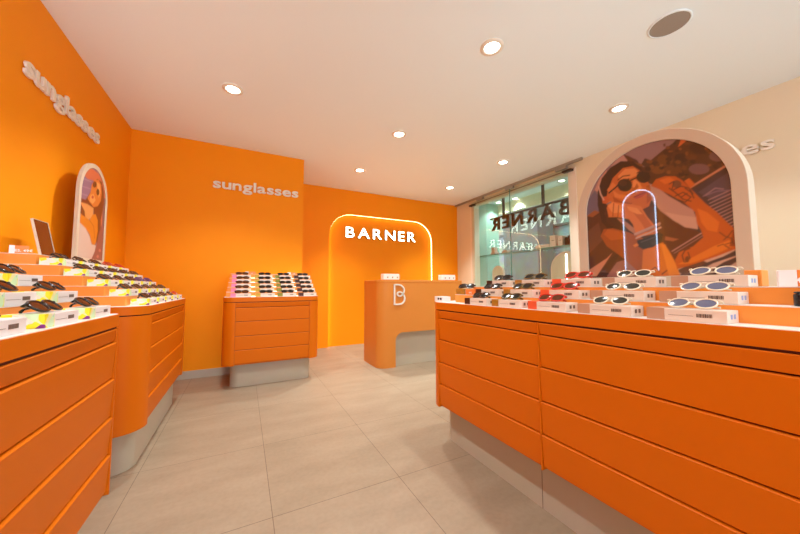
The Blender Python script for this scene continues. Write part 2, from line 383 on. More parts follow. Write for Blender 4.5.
BIG_PRINT=[
('p',(74,40,30),[(-402,1072),(346,651),(312,-16),(-444,-24)]),
('p',(150,118,120),[(-372,280),(-347,925),(157,672),(126,619),(111,587),(74,585),(37,560),(10,534),(-21,540),(-39,580),(-71,611),(-97,611),(-152,582),(-203,511),(-238,369),(-275,366)]),
('p',(108,98,118),[(-312,374),(-288,428),(-233,494),(-215,458),(-219,365),(-259,363)]),
('p',(205,150,135),[(-233,494),(-206,549),(-171,578),(-188,502),(-214,478)]),
('p',(196,148,138),[(-152,592),(-109,626),(-96,631),(-68,581),(-98,587)]),
('p',(78,44,20),[(-96,631),(-71,611),(-40,566),(-6,530),(14,559),(60,587),(95,603),(123,629),(184,601),(233,540),(262,473),(275,416),(144,386),(82,456),(28,455),(2,454),(-26,518),(-65,565)]),
('p',(100,60,24),[(92,530),(89,520),(81,514),(70,513),(57,517),(46,526),(39,539),(36,551),(40,562),(48,568),(60,568),(72,564),(83,554),(90,542)]),
('p',(112,68,28),[(63,497),(60,490),(53,487),(43,487),(32,490),(22,497),(15,506),(12,514),(15,521),(23,525),(33,525),(44,521),(54,514),(61,505)]),
('p',(96,56,22),[(119,477),(116,469),(108,465),(96,465),(82,469),(70,477),(62,488),(59,498),(63,507),(72,511),(84,511),(98,506),(109,498),(117,488)]),
('p',(55,28,14),[(141,520),(138,512),(132,507),(122,506),(112,510),(104,518),(98,527),(96,537),(98,546),(105,551),(114,551),(124,547),(133,540),(139,530)]),
('p',(104,62,26),[(28,518),(26,513),(22,510),(16,509),(9,511),(3,516),(-1,522),(-2,529),(0,534),(4,537),(10,538),(17,535),(23,531),(26,525)]),
('p',(60,32,15),[(94,564),(92,559),(87,557),(80,557),(72,560),(65,565),(61,572),(59,578),(61,583),(66,586),(73,585),(81,582),(88,577),(92,570)]),
('p',(110,66,26),[(118,512),(117,509),(114,507),(110,507),(105,508),(102,511),(99,515),(98,519),(99,522),(102,524),(106,525),(110,523),(114,520),(117,516)]),
('p',(60,30,16),[(216,531),(212,522),(202,518),(188,519),(173,525),(159,535),(149,548),(146,560),(150,569),(160,573),(175,572),(191,565),(204,555),(213,542)]),
('p',(92,52,22),[(168,514),(166,509),(161,507),(154,507),(145,510),(138,516),(133,522),(131,528),(134,533),(139,535),(146,534),(155,531),(162,526),(167,520)]),
('p',(70,45,30),[(-25,551),(-8,577),(14,559),(5,526)]),
('p',(116,68,28),[(22,549),(20,546),(17,545),(12,545),(6,547),(1,551),(-2,555),(-4,559),(-2,562),(2,563),(7,563),(12,561),(18,557),(21,553)]),
('p',(66,38,18),[(137,497),(136,495),(135,494),(132,493),(130,494),(128,496),(126,499),(126,501),(126,504),(128,505),(130,505),(133,504),(135,502),(136,500)]),
('p',(128,78,34),[(262,470),(261,467),(259,465),(257,465),(254,466),(252,468),(250,471),(250,475),(250,478),(252,480),(255,480),(258,479),(260,477),(261,474)]),
('p',(128,78,34),[(-18,549),(-18,547),(-21,546),(-24,546),(-28,548),(-31,550),(-33,552),(-34,555),(-33,556),(-31,557),(-27,557),(-24,555),(-20,553),(-18,551)]),
('p',(128,78,34),[(200,539),(199,535),(198,533),(196,532),(194,532),(193,535),(192,538),(192,542),(193,546),(194,548),(195,549),(197,549),(198,546),(199,543)]),
('p',(128,78,34),[(217,516),(216,512),(214,510),(210,509),(207,511),(204,514),(201,518),(201,522),(202,526),(204,528),(208,529),(211,528),(214,524),(216,520)]),
('p',(66,38,18),[(180,435),(179,432),(177,430),(173,430),(169,431),(166,434),(164,437),(163,441),(164,444),(166,446),(170,446),(174,445),(177,442),(179,439)]),
('p',(116,68,28),[(253,520),(253,518),(252,517),(250,517),(249,518),(247,519),(246,521),(246,523),(246,525),(248,526),(249,526),(251,526),(252,524),(253,522)]),
('p',(66,38,18),[(10,484),(9,480),(5,477),(0,477),(-5,478),(-9,482),(-12,487),(-14,492),(-12,496),(-9,499),(-4,500),(1,498),(6,494),(9,489)]),
('p',(128,78,34),[(82,482),(81,478),(79,476),(76,476),(74,476),(71,479),(69,482),(68,486),(69,490),(71,492),(74,492),(77,491),(80,489),(82,485)]),
('p',(48,24,12),[(141,451),(140,449),(137,449),(133,449),(128,451),(124,453),(121,456),(120,458),(121,459),(124,460),(128,459),(133,458),(137,455),(140,453)]),
('p',(48,24,12),[(31,536),(30,532),(28,528),(26,527),(23,528),(21,531),(20,535),(19,540),(20,545),(22,548),(24,549),(27,548),(29,545),(31,541)]),
('p',(98,58,24),[(135,482),(134,477),(132,474),(128,473),(124,475),(121,478),(119,483),(118,488),(119,492),(122,495),(125,496),(129,494),(132,491),(135,486)]),
('p',(66,38,18),[(102,505),(102,501),(100,498),(98,496),(96,497),(95,500),(94,504),(93,508),(94,512),(95,515),(97,516),(99,516),(101,513),(102,509)]),
('p',(116,68,28),[(84,588),(83,585),(81,584),(78,584),(74,585),(72,588),(70,591),(69,594),(70,597),(72,599),(75,599),(78,598),(82,595),(83,592)]),
('p',(58,30,14),[(-30,558),(-31,555),(-34,553),(-37,552),(-41,554),(-44,556),(-46,560),(-47,564),(-46,568),(-43,570),(-40,571),(-36,569),(-33,566),(-31,562)]),
('p',(116,68,28),[(127,453),(126,448),(124,445),(120,444),(117,446),(114,449),(112,453),(112,458),(112,462),(115,466),(118,467),(121,465),(124,462),(126,458)]),
('p',(98,58,24),[(152,578),(151,576),(148,575),(144,575),(139,577),(135,580),(132,584),(131,587),(132,589),(135,590),(140,590),(144,587),(149,584),(152,581)]),
('p',(116,68,28),[(26,524),(25,520),(22,517),(19,516),(16,517),(13,520),(11,524),(11,530),(12,534),(14,537),(17,538),(20,537),(23,534),(25,530)]),
('p',(66,38,18),[(238,492),(237,490),(235,489),(231,489),(227,490),(223,493),(221,496),(220,499),(221,501),(224,503),(228,502),(232,501),(235,498),(237,495)]),
('p',(58,30,14),[(226,454),(225,450),(223,448),(220,447),(216,448),(214,451),(212,455),(211,459),(212,463),(214,466),(218,467),(221,466),(224,463),(226,458)]),
('p',(48,24,12),[(117,531),(116,527),(113,524),(110,524),(105,525),(102,529),(99,534),(98,539),(100,543),(102,545),(106,546),(110,544),(114,541),(117,536)]),
('p',(116,68,28),[(94,567),(93,566),(90,565),(87,566),(83,567),(80,569),(78,572),(77,574),(78,576),(80,576),(84,576),(87,574),(91,572),(93,570)]),
('p',(58,30,14),[(82,521),(81,518),(79,516),(76,515),(73,516),(70,519),(68,523),(68,526),(69,530),(71,532),(74,532),(77,531),(80,529),(82,525)]),
('p',(116,68,28),[(-24,551),(-25,548),(-28,545),(-31,544),(-35,546),(-39,549),(-41,553),(-42,558),(-41,562),(-38,564),(-34,565),(-30,563),(-27,560),(-24,556)]),
('p',(48,24,12),[(60,509),(59,506),(57,504),(53,503),(49,505),(46,507),(44,511),(43,515),(44,518),(47,520),(50,521),(54,519),(57,517),(59,513)]),
('p',(116,68,28),[(252,536),(252,533),(250,532),(248,531),(246,532),(244,534),(243,537),(243,540),(244,543),(245,544),(247,545),(249,544),(251,542),(252,539)]),
('p',(116,68,28),[(142,538),(141,535),(140,532),(138,531),(136,532),(134,535),(132,538),(132,542),(133,546),(134,549),(136,550),(139,549),(141,546),(142,543)]),
('p',(66,38,18),[(219,516),(218,512),(217,509),(215,508),(214,509),(212,511),(211,515),(211,519),(211,523),(213,526),(214,527),(216,526),(218,523),(219,520)]),
('p',(98,58,24),[(253,444),(252,442),(251,441),(249,440),(246,441),(244,443),(243,445),(243,448),(243,450),(245,451),(247,452),(249,451),(251,449),(252,447)]),
('p',(98,58,24),[(211,523),(210,520),(208,518),(205,517),(201,519),(198,522),(196,525),(195,529),(196,532),(199,534),(202,534),(205,533),(208,530),(210,526)]),
('p',(116,68,28),[(-36,562),(-38,559),(-41,558),(-45,558),(-50,560),(-55,563),(-58,567),(-59,570),(-58,572),(-54,574),(-50,573),(-45,571),(-40,568),(-37,565)]),
('p',(98,58,24),[(-43,540),(-44,537),(-48,535),(-53,536),(-59,538),(-65,541),(-68,545),(-70,549),(-68,552),(-64,554),(-59,553),(-53,551),(-47,548),(-44,544)]),
('p',(128,78,34),[(122,566),(122,564),(120,562),(118,562),(116,563),(114,565),(113,567),(112,570),(113,572),(114,574),(116,574),(119,573),(121,571),(122,569)]),
('p',(128,78,34),[(207,466),(207,464),(205,464),(203,463),(200,464),(198,466),(196,468),(196,470),(197,472),(198,473),(200,474),(203,472),(205,471),(207,469)]),
('p',(116,68,28),[(37,503),(36,500),(33,498),(30,497),(26,498),(23,501),(21,505),(20,509),(21,513),(24,515),(27,516),(31,514),(34,511),(36,507)]),
('p',(58,30,14),[(42,538),(40,536),(37,536),(32,536),(26,538),(22,541),(18,544),(17,547),(18,549),(22,550),(27,549),(32,547),(37,544),(41,541)]),
('p',(128,78,34),[(-75,516),(-76,513),(-81,511),(-87,512),(-94,514),(-100,518),(-104,522),(-105,526),(-104,529),(-99,530),(-93,530),(-86,528),(-80,524),(-76,520)]),
('p',(48,24,12),[(13,520),(12,515),(8,512),(4,512),(-1,514),(-6,517),(-9,522),(-10,528),(-8,532),(-5,535),(0,536),(5,534),(9,530),(12,525)]),
('p',(58,30,14),[(128,458),(126,453),(123,451),(119,450),(114,451),(110,455),(107,460),(107,465),(108,469),(111,472),(115,473),(120,471),(124,467),(127,463)]),
('p',(128,78,34),[(-61,536),(-63,531),(-67,529),(-73,528),(-79,531),(-85,535),(-88,540),(-90,546),(-88,550),(-84,553),(-78,553),(-72,551),(-66,546),(-62,541)]),
('p',(58,30,14),[(235,465),(234,463),(233,462),(230,463),(227,464),(224,466),(223,468),(222,470),(223,472),(225,473),(228,473),(230,472),(233,470),(235,467)]),
('p',(58,30,14),[(116,561),(115,558),(113,557),(109,557),(106,558),(103,561),(100,564),(100,568),(101,571),(103,572),(106,572),(110,571),(113,568),(115,565)]),
('p',(116,68,28),[(244,458),(243,453),(242,450),(240,449),(238,450),(237,452),(236,456),(236,460),(236,465),(237,468),(239,469),(241,468),(242,466),(243,462)]),
('p',(58,30,14),[(123,471),(122,469),(121,468),(118,467),(115,468),(113,470),(111,473),(110,475),(111,478),(113,479),(116,479),(118,478),(121,476),(123,474)]),
('p',(98,58,24),[(120,471),(120,469),(118,467),(116,467),(113,468),(111,470),(109,472),(109,475),(109,478),(111,479),(114,479),(116,478),(118,476),(120,474)]),
('p',(58,30,14),[(235,528),(234,526),(232,524),(230,523),(227,525),(224,527),(223,530),(222,534),(223,537),(225,539),(228,539),(231,538),(233,535),(235,532)]),
('p',(98,58,24),[(74,496),(74,493),(72,491),(69,491),(67,492),(64,494),(63,497),(62,501),(63,504),(65,506),(67,507),(70,506),(72,503),(74,500)]),
('p',(58,30,14),[(90,535),(88,532),(85,530),(81,529),(76,531),(71,535),(68,539),(67,544),(69,548),(72,550),(77,550),(82,548),(86,544),(89,540)]),
('p',(48,24,12),[(107,597),(106,594),(105,592),(103,591),(101,592),(99,594),(98,597),(98,601),(98,604),(100,606),(102,607),(104,606),(106,604),(107,600)]),
('p',(128,78,34),[(58,520),(57,517),(55,516),(53,515),(50,516),(47,519),(45,521),(45,524),(46,527),(47,528),(50,528),(53,527),(56,525),(58,522)]),
('p',(98,58,24),[(261,476),(260,473),(258,471),(255,471),(252,472),(250,474),(248,478),(248,481),(248,485),(250,487),(253,487),(256,486),(259,484),(260,480)]),
('p',(98,58,24),[(70,605),(70,602),(69,600),(67,599),(65,600),(63,602),(62,605),(62,609),(62,612),(64,614),(65,614),(67,614),(69,611),(70,608)]),
('p',(48,24,12),[(164,497),(162,494),(160,492),(156,492),(152,493),(148,496),(145,500),(145,504),(146,507),(148,509),(152,509),(157,508),(160,505),(163,501)]),
('p',(66,38,18),[(92,550),(91,548),(88,546),(84,547),(80,548),(76,551),(73,555),(72,558),(73,560),(76,561),(80,561),(85,559),(89,556),(92,553)]),
('p',(58,30,14),[(248,482),(248,479),(246,477),(244,477),(242,478),(240,480),(239,483),(239,486),(240,489),(241,491),(243,492),(245,491),(247,489),(248,486)]),
('p',(66,38,18),[(177,561),(176,559),(174,558),(172,558),(170,559),(168,561),(167,563),(166,566),(167,567),(168,568),(171,569),(173,568),(175,566),(176,564)]),
('p',(116,68,28),[(252,462),(252,458),(250,456),(249,455),(247,456),(245,458),(244,461),(244,465),(245,468),(246,470),(248,471),(249,470),(251,468),(252,465)]),
('p',(66,38,18),[(222,477),(222,473),(219,471),(216,470),(213,472),(210,475),(208,478),(207,482),(208,486),(210,488),(213,488),(217,487),(220,484),(222,481)]),
('p',(222,112,48),[(111,579),(122,608),(135,611),(141,596),(121,583)]),
('p',(118,84,84),[(202,453),(199,444),(190,440),(178,440),(164,444),(151,453),(143,464),(140,474),(144,483),(153,488),(166,487),(180,482),(192,474),(200,463)]),
('p',(118,84,84),[(252,485),(250,477),(243,472),(233,472),(222,476),(212,484),(205,494),(203,504),(206,512),(214,517),(224,517),(235,513),(244,505),(250,495)]),
('p',(62,44,52),[(144,386),(269,456),(286,420),(264,-17),(155,-18),(107,291)]),
('p',(84,66,80),[(164,372),(268,433),(274,386),(271,331),(206,329)]),
('l',(205,132,98),8,[(138,396),(267,460)]),
('p',(214,104,36),[(124,430),(140,437),(157,407),(141,395)]),
('l',(176,138,140),3,[(192,333),(278,363)]),
('l',(176,138,140),3,[(195,319),(277,350)]),
('l',(176,138,140),3,[(197,306),(276,336)]),
('l',(176,138,140),3,[(200,293),(276,323)]),
('l',(176,138,140),3,[(202,280),(275,310)]),
('l',(176,138,140),3,[(205,267),(274,297)]),
('l',(176,138,140),3,[(207,254),(274,284)]),
('l',(176,138,140),3,[(210,241),(273,270)]),
('l',(176,138,140),3,[(212,228),(272,257)]),
('l',(176,138,140),3,[(214,215),(272,244)]),
('l',(176,138,140),3,[(217,203),(271,231)]),
('l',(120,98,118),5,[(178,352),(219,361),(251,355)]),
('l',(150,120,130),4,[(184,354),(214,374),(236,364)]),
('p',(206,168,150),[(8,2),(84,73),(179,114),(267,143),(259,-17),(7,-19)]),
('p',(52,40,52),[(89,44),(177,91),(223,110),(261,133),(260,111),(194,86),(127,42)]),
('p',(52,40,52),[(163,41),(222,88),(260,107),(259,89),(198,40)]),
('p',(52,40,52),[(220,39),(258,71),(256,38)]),
('p',(84,46,38),[(83,64),(160,104),(177,91),(102,43)]),
('p',(92,44,26),[(-33,367),(24,353),(74,286),(136,224),(171,206),(157,160),(85,98),(46,144),(18,234)]),
('p',(84,38,24),[(47,308),(93,265),(136,228),(157,216),(171,194),(133,171),(70,145),(49,195)]),
('l',(186,140,135),4,[(70,145),(166,207)]),
('l',(150,110,110),3,[(77,136),(171,198)]),
('p',(160,92,60),[(50,212),(96,193),(76,187),(49,195)]),
('p',(78,38,22),[(-290,370),(-218,375),(-183,287),(-196,218),(-100,139),(-23,70),(-26,3),(-305,4)]),
('p',(150,86,46),[(-280,368),(-238,390),(-213,374),(-249,356)]),
('p',(98,56,44),[(-283,283),(-220,324),(-205,230),(-267,175),(-288,167)]),
('p',(198,132,104),[(-281,82),(-190,137),(-161,164),(-221,79),(-242,50),(-282,51)]),
('p',(150,100,92),[(-193,48),(-145,114),(-92,129),(-30,79),(-48,25),(-176,28)]),
('p',(60,30,18),[(-242,50),(-162,145),(-125,161),(-193,48)]),
('p',(46,22,14),[(-222,412),(-219,479),(-196,545),(-156,583),(-106,600),(-56,581),(-25,542),(-14,514),(-57,548),(-109,527),(-177,437),(-190,359),(-154,312),(-70,267),(-39,234),(-88,232),(-166,264),(-206,322)]),
('p',(60,28,18),[(-188,404),(-35,321),(0,246),(-121,257),(-182,317)]),
('p',(176,118,94),[(-136,328),(-110,318),(-54,255),(-63,238),(-86,261)]),
('p',(190,140,126),[(-1,460),(28,437),(71,381),(116,335),(146,304),(156,261),(157,224),(118,239),(80,276),(40,323),(6,385),(-3,419)]),
('p',(206,158,138),[(54,316),(107,291),(151,274),(157,224),(118,239),(80,276)]),
('p',(206,106,48),[(-182,423),(-170,476),(-145,529),(-99,563),(-57,558),(-26,523),(-12,486),(2,458),(8,425),(10,388),(-2,355),(-34,344),(-74,363),(-124,384),(-164,399)]),
('p',(236,146,82),[(-122,531),(-90,555),(-49,545),(-30,511),(-67,504),(-110,498)]),
('p',(240,150,86),[(-55,500),(-32,469),(-25,444),(-46,440),(-65,465)]),
('p',(170,78,34),[(-149,440),(-114,406),(-64,384),(-90,376),(-142,398)]),
('p',(226,126,62),[(-175,477),(-146,509),(-129,484),(-157,457)]),
('l',(34,18,14),8,[(-166,460),(-133,480),(-110,498),(-76,502)]),
('l',(40,20,14),7,[(-68,494),(-39,499),(-18,511),(4,504)]),
('p',(34,20,16),[(-63,469),(-67,456),(-76,448),(-88,446),(-102,450),(-115,459),(-123,473),(-126,488),(-122,501),(-113,509),(-100,511),(-86,507),(-73,497),(-65,484)]),
('p',(34,20,16),[(9,484),(6,473),(-2,466),(-13,464),(-25,468),(-35,476),(-43,488),(-45,501),(-42,512),(-33,520),(-22,521),(-10,517),(0,508),(7,496)]),
('p',(60,34,24),[(-85,485),(-87,479),(-92,475),(-99,474),(-106,477),(-113,482),(-118,489),(-119,496),(-117,502),(-112,506),(-105,507),(-98,504),(-91,499),(-86,492)]),
('p',(184,88,38),[(-44,473),(-37,452),(-54,438),(-66,446),(-53,457)]),
('p',(150,62,26),[(-46,435),(-46,433),(-48,432),(-51,432),(-53,433),(-56,435),(-57,436),(-58,438),(-57,440),(-55,440),(-53,440),(-50,440),(-48,438),(-46,436)]),
('p',(228,130,66),[(-148,470),(-122,442),(-88,428),(-105,414),(-140,432)]),
('p',(176,84,36),[(-10,448),(6,453),(8,416),(10,384),(-10,366),(-8,407)]),
('l',(60,30,18),5,[(-123,512),(-100,524),(-71,519)]),
('l',(60,30,18),5,[(-42,519),(-22,526),(-7,512)]),
('p',(186,76,62),[(-63,412),(-38,424),(-14,431),(-7,416),(-27,403),(-51,400)]),
('l',(120,44,34),4,[(-59,411),(-11,421)]),
('p',(206,98,50),[(-200,448),(-176,447),(-163,424),(-174,406),(-197,417)]),
('l',(222,178,160),6,[(-213,509),(-205,465),(-191,431)]),
('p',(160,76,28),[(-214,251),(-198,284),(-156,282),(-87,251),(-32,215),(-4,158),(-22,16),(-62,72),(-126,142),(-187,197)]),
('p',(186,92,34),[(-199,259),(-179,281),(-129,263),(-96,224),(-167,224)]),
('p',(222,122,60),[(-179,387),(-168,420),(-141,408),(-106,394),(-73,381),(-33,362),(-12,312),(16,262),(25,229),(-55,223),(-69,286),(-84,313),(-135,333),(-172,340)]),
('p',(240,150,88),[(-174,396),(-150,410),(-115,387),(-108,351),(-152,356)]),
('l',(150,70,30),4,[(-146,404),(-153,341)]),
('l',(150,70,30),4,[(-124,389),(-131,332)]),
('l',(150,70,30),4,[(-102,379),(-105,326)]),
('l',(120,120,120),7,[(-178,407),(-159,412)]),
('p',(216,114,34),[(-34,161),(41,187),(60,151),(84,85),(100,2),(-49,3)]),
('p',(236,138,44),[(34,180),(48,178),(72,116),(92,48),(55,40)]),
('p',(196,98,44),[(-66,342),(-34,344),(8,263),(22,230),(-15,240),(-36,289)]),
('p',(238,146,76),[(-90,376),(-49,357),(-27,324),(-50,329),(-82,355)]),
('l',(192,150,138),10,[(-63,238),(-7,256),(34,271)]),
('l',(206,166,150),7,[(-59,219),(0,238),(37,253)]),
('l',(150,110,100),4,[(-63,229),(34,263)]),
('p',(36,30,36),[(-56,209),(-20,214),(29,233),(43,222),(38,192),(4,170),(-34,165),(-53,181)]),
('l',(80,74,84),4,[(-40,198),(21,216)]),
('p',(220,120,50),[(-73,188),(-56,196),(-49,185),(-65,178)]),
('p',(196,88,22),[(9,443),(29,468),(62,471),(95,460),(117,436),(144,390),(183,323),(215,280),(245,228),(262,203),(261,136),(207,112),(136,86),(84,69),(79,107),(94,139),(139,158),(171,190),(166,219),(155,245),(152,294),(122,338),(72,389),(31,427)]),
('p',(226,118,32),[(85,89),(130,111),(198,151),(242,169),(251,145),(196,117),(130,90)]),
('p',(222,110,30),[(158,309),(187,286),(219,241),(211,204),(184,216),(168,250)]),
('p',(222,108,34),[(40,460),(75,462),(95,443),(60,436)]),
('p',(146,62,22),[(255,212),(264,202),(262,144),(241,146),(248,175)]),
('p',(120,70,46),[(115,420),(113,413),(109,408),(103,407),(96,409),(90,414),(87,421),(85,429),(87,436),(92,440),(98,442),(104,440),(110,434),(114,427)]),
('l',(86,44,26),4,[(74,432),(91,440),(83,408)]),
('l',(86,44,26),4,[(86,403),(113,412),(138,396),(149,368)]),
('l',(86,44,26),4,[(91,375),(118,385),(142,358),(123,342),(97,361)]),
('l',(86,44,26),4,[(111,366),(131,377)]),
('l',(86,44,26),4,[(73,415),(92,392),(117,356),(142,341)]),
('l',(86,44,26),4,[(125,400),(143,378),(151,351)]),
('l',(86,44,26),3,[(217,203),(232,185),(248,175),(252,152)]),
('l',(86,44,26),3,[(209,150),(225,156),(241,139)]),
('l',(86,44,26),3,[(226,171),(240,184),(252,204)]),
('l',(86,44,26),3,[(231,155),(247,160)]),
('l',(86,44,26),4,[(108,96),(103,125),(113,145),(129,151)]),
('l',(86,44,26),4,[(111,96),(127,111),(122,136)]),
('l',(86,44,26),4,[(-8,69),(8,81),(22,68)]),
('l',(86,44,26),4,[(31,50),(50,66)]),
('p',(110,52,24),[(125,107),(124,102),(122,97),(119,95),(116,95),(113,98),(111,102),(111,108),(112,114),(114,118),(117,120),(120,120),(123,117),(124,113)]),
]
SMALL_PRINT=[
('p',(150,118,132),[(-500,748),(496,1154),(681,-54),(-396,-74)]),
('p',(135,108,140),[(-253,453),(-224,677),(12,763),(-10,661),(-50,572),(-91,507),(-199,488)]),
('l',(165,140,165),6,[(-190,652),(-29,671)]),
('l',(165,140,165),6,[(-197,591),(-38,614)]),
('l',(165,140,165),6,[(-205,537),(-64,552)]),
('p',(214,108,78),[(-163,682),(-107,746),(-9,780),(85,772),(148,742),(21,694),(-97,673)]),
('p',(150,112,130),[(-48,806),(41,814),(122,784),(66,773),(-60,771)]),
('p',(196,108,86),[(106,762),(272,745),(411,100),(163,83),(153,426)]),
('p',(120,90,96),[(188,602),(332,638),(367,97),(221,87)]),
('p',(112,44,20),[(4,689),(72,726),(150,726),(201,656),(215,557),(174,414),(195,268),(125,217),(54,328),(35,467),(-70,474),(-198,481),(-216,505),(-108,511),(-21,611)]),
('p',(222,124,52),[(-26,649),(20,702),(92,724),(144,699),(163,637),(153,568),(102,514),(32,490),(-42,512),(-78,533),(-35,591)]),
('p',(246,172,100),[(58,698),(114,698),(142,640),(112,582),(84,640)]),
('p',(246,166,92),[(-32,569),(18,590),(59,552),(11,509),(-43,519)]),
('p',(88,36,14),[(58,678),(57,666),(48,654),(36,646),(21,642),(7,642),(-3,648),(-8,658),(-6,669),(2,680),(14,689),(29,694),(43,693),(54,687)]),
('p',(88,36,14),[(118,633),(117,621),(110,609),(100,601),(88,598),(76,600),(67,607),(63,618),(64,630),(70,642),(80,650),(93,653),(104,651),(114,644)]),
('p',(190,70,50),[(24,568),(23,562),(18,556),(10,552),(1,549),(-8,550),(-14,552),(-17,557),(-15,563),(-10,568),(-3,573),(7,575),(15,575),(22,572)]),
('p',(236,160,92),[(-182,478),(-72,489),(33,482),(25,409),(-72,367),(-144,420)]),
('p',(110,48,24),[(-253,453),(-181,470),(-113,427),(-89,371),(-184,382),(-243,377)]),
('p',(232,132,34),[(-233,415),(-140,391),(-23,376),(22,432),(75,443),(118,403),(130,316),(106,215),(74,187),(35,206),(-8,270),(-80,305),(-222,331)]),
('l',(170,80,24),6,[(-23,376),(52,343),(83,252)]),
('p',(228,206,196),[(-319,320),(-178,332),(-80,305),(-6,255),(36,199),(109,199),(98,142),(36,74),(48,-143),(-312,-140)]),
('p',(140,78,84),[(127,201),(152,294),(199,385),(284,366),(358,-146),(14,-143),(51,90),(97,150)]),
('p',(196,120,120),[(213,170),(212,164),(206,159),(197,156),(186,155),(177,156),(170,160),(167,165),(168,170),(174,175),(183,179),(193,180),(203,178),(210,175)]),
('p',(190,120,120),[(181,117),(180,111),(174,107),(165,104),(155,103),(146,104),(139,108),(136,113),(137,118),(143,123),(152,126),(162,127),(171,126),(178,122)]),
]
# ------------------------------------------------------------------ room shell
XL, XR, YA, YB, XA, YBACK = -1.185, 4.23, 4.40, 5.52, 0.72, -2.6
bm = bmesh.new(); box(bm, XL - .1, XR + .95, YBACK - .1, YB + .1, -.1, 0); struct('floor', bm, 'floor')
bm = bmesh.new(); box(bm, XL - .1, 5.02, YBACK - .1, YB + .1, CEIL, CEIL + .1); struct('ceiling', bm, 'ceiling')
bm = bmesh.new(); box(bm, XL - .1, XL, YBACK - .1, YA + .1, 0, CEIL); struct('wall_left', bm, 'wall_orange')
bm = bmesh.new(); box(bm, XL, XA, YA, YB + .1, 0, CEIL); struct('wall_front', bm, 'wall_orange')
# far wall with the arched lit niche cut out of it
NX0, NX1, NZ, NR, NDEP = 1.35, 3.56, 2.425, 0.42, 0.07
bm = bmesh.new()
WX0, WX1 = XA, XR
head = []
for k in range(9): a = PI - k / 8 * PI / 2; head.append((NX0 + NR + NR * math.cos(a), NZ - NR + NR * math.sin(a)))
for k in range(9): a = PI / 2 - k / 8 * PI / 2; head.append((NX1 - NR + NR * math.cos(a), NZ - NR + NR * math.sin(a)))
prism(bm, [(WX0, 0), (NX0, 0)] + head + [(NX1, 0), (WX1, 0), (WX1, CEIL), (WX0, CEIL)], YB - NDEP, YB, 'y')
box(bm, XA, XR, YB, YB + .1, 0, CEIL)
struct('wall_back', bm, 'wall_orange')
YF = YB - NDEP
# lit edge of the niche
bm = bmesh.new()
path = [(NX0, 0.0)] + head + [(NX1, 0.0)]
def inset(pth, d):
    cx = (NX0 + NX1) / 2; out = []
    for x, z in pth:
        out.append((x, z))
    res = []
    n = len(out)
    for i in range(n):
        a = Vector(out[max(i - 1, 0)]); b = Vector(out[min(i + 1, n - 1)]); t = (b - a).normalized()
        nrm = Vector((t.y, -t.x)); res.append((out[i][0] + nrm.x * d, out[i][1] + nrm.y * d))
    return res
inn = inset(path, 0.0035)
pv = inset(path, 0.0005)
rows = [[bm.verts.new((x, y, z)) for (x, z) in pp] for y, pp in ((YF + .018, pv), (YF + .018, inn), (YF + .045, inn), (YF + .045, pv))]
for q in range(4):
    A, B = rows[q], rows[(q + 1) % 4]
    for i in range(len(A) - 1): bm.faces.new((A[i], A[i + 1], B[i + 1], B[i]))
tag(obj('light_strip', bm, 'led'), 'warm glowing light strip running around the arched niche behind the counter', 'light strip')
# right wall with the shop window opening
WY0, WY1, WZ0, WZ1 = 2.80, 4.87, 0.62, 2.745
bm = bmesh.new()
box(bm, XR, XR + .12, YBACK - .1, WY0, 0, CEIL); box(bm, XR, XR + .12, WY1, YB + .1, 0, CEIL)
box(bm, XR, XR + .12, WY0, WY1, WZ1, CEIL); box(bm, XR, XR + .12, WY0, WY1, 0, WZ0)
struct('wall_right', bm, 'wall_beige')
bm = bmesh.new()
for a, b in ((WY0 - .12, WY0 + .003), (WY1 - .003, WY1 + .13)): box(bm, XR - .012, XR + .121, a, b, 0, WZ1 + .05)
struct('trim_1', bm, 'wall_trim', bevel=.003)
bm = bmesh.new(); box(bm, XL - .1, -0.6, YBACK - .1, YBACK, 0, CEIL); box(bm, 3.4, XR + .12, YBACK - .1, YBACK, 0, CEIL); box(bm, -.6, 3.4, YBACK - .1, YBACK, 2.5, CEIL)
struct('wall_entrance', bm, 'wall_beige')
bm = bmesh.new(); box(bm, XL, XA, YA - .012, YA, 0, .09); struct('baseboard_front', bm, 'plinth')
bm = bmesh.new(); box(bm, XL, XL + .012, YBACK, YA - .012, 0, .09); struct('baseboard_left', bm, 'plinth')

# access hatch on the far wall
bm = bmesh.new(); box(bm, .735, 1.045, YF - .006, YF, 1.16, 1.42)
struct('trim_5', bm, 'wall_orange', bevel=.002)

# ------------------------------------------------------------------ shop window beside the island
wn = bpy.data.objects.new('window_1', None); link(wn); wn['kind'] = 'structure'
XG = 4.17
for y0, y1 in ((WY0 - .03, 3.865), (3.872, WY1 + .02)):
    bm = bmesh.new(); box(bm, XG, XG + .01, y0, y1, WZ0 - .05, 2.80); obj('glass_pane', bm, 'glass', wn)
bm = bmesh.new(); box(bm, XG - .004, XG + .014, 3.865, 3.872, WZ0 - .05, 2.80); obj('glass_joint', bm, 'shelf_edge', wn)
bm = bmesh.new(); box(bm, XG - .012, XG + .022, 2.55, YF - .01, 2.845, CEIL - .001); obj('top_rail', bm, 'steel', wn, bevel=.002)
for y in (2.87, 3.87, 4.63):
    bm = bmesh.new(); box(bm, XG - .02, XG + .03, y - .09, y + .09, 2.80, 2.85); obj('rail_clamp', bm, 'steel', wn, bevel=.004)
for y, z in ((WY1 + .01, 2.735), (WY0 - .02, 2.745)):
    bm = bmesh.new(); box(bm, XG - .02, XR - .012, y - .07, y + .07, z, z + .03); obj('glass_clip', bm, 'dark_metal', wn, bevel=.004)
bm = bmesh.new(); box(bm, XR - .012, XR - .002, WY0 - .1, WY1 + .1, 2.775, 2.79); obj('shadow_gap', bm, 'letter_edge', wn)

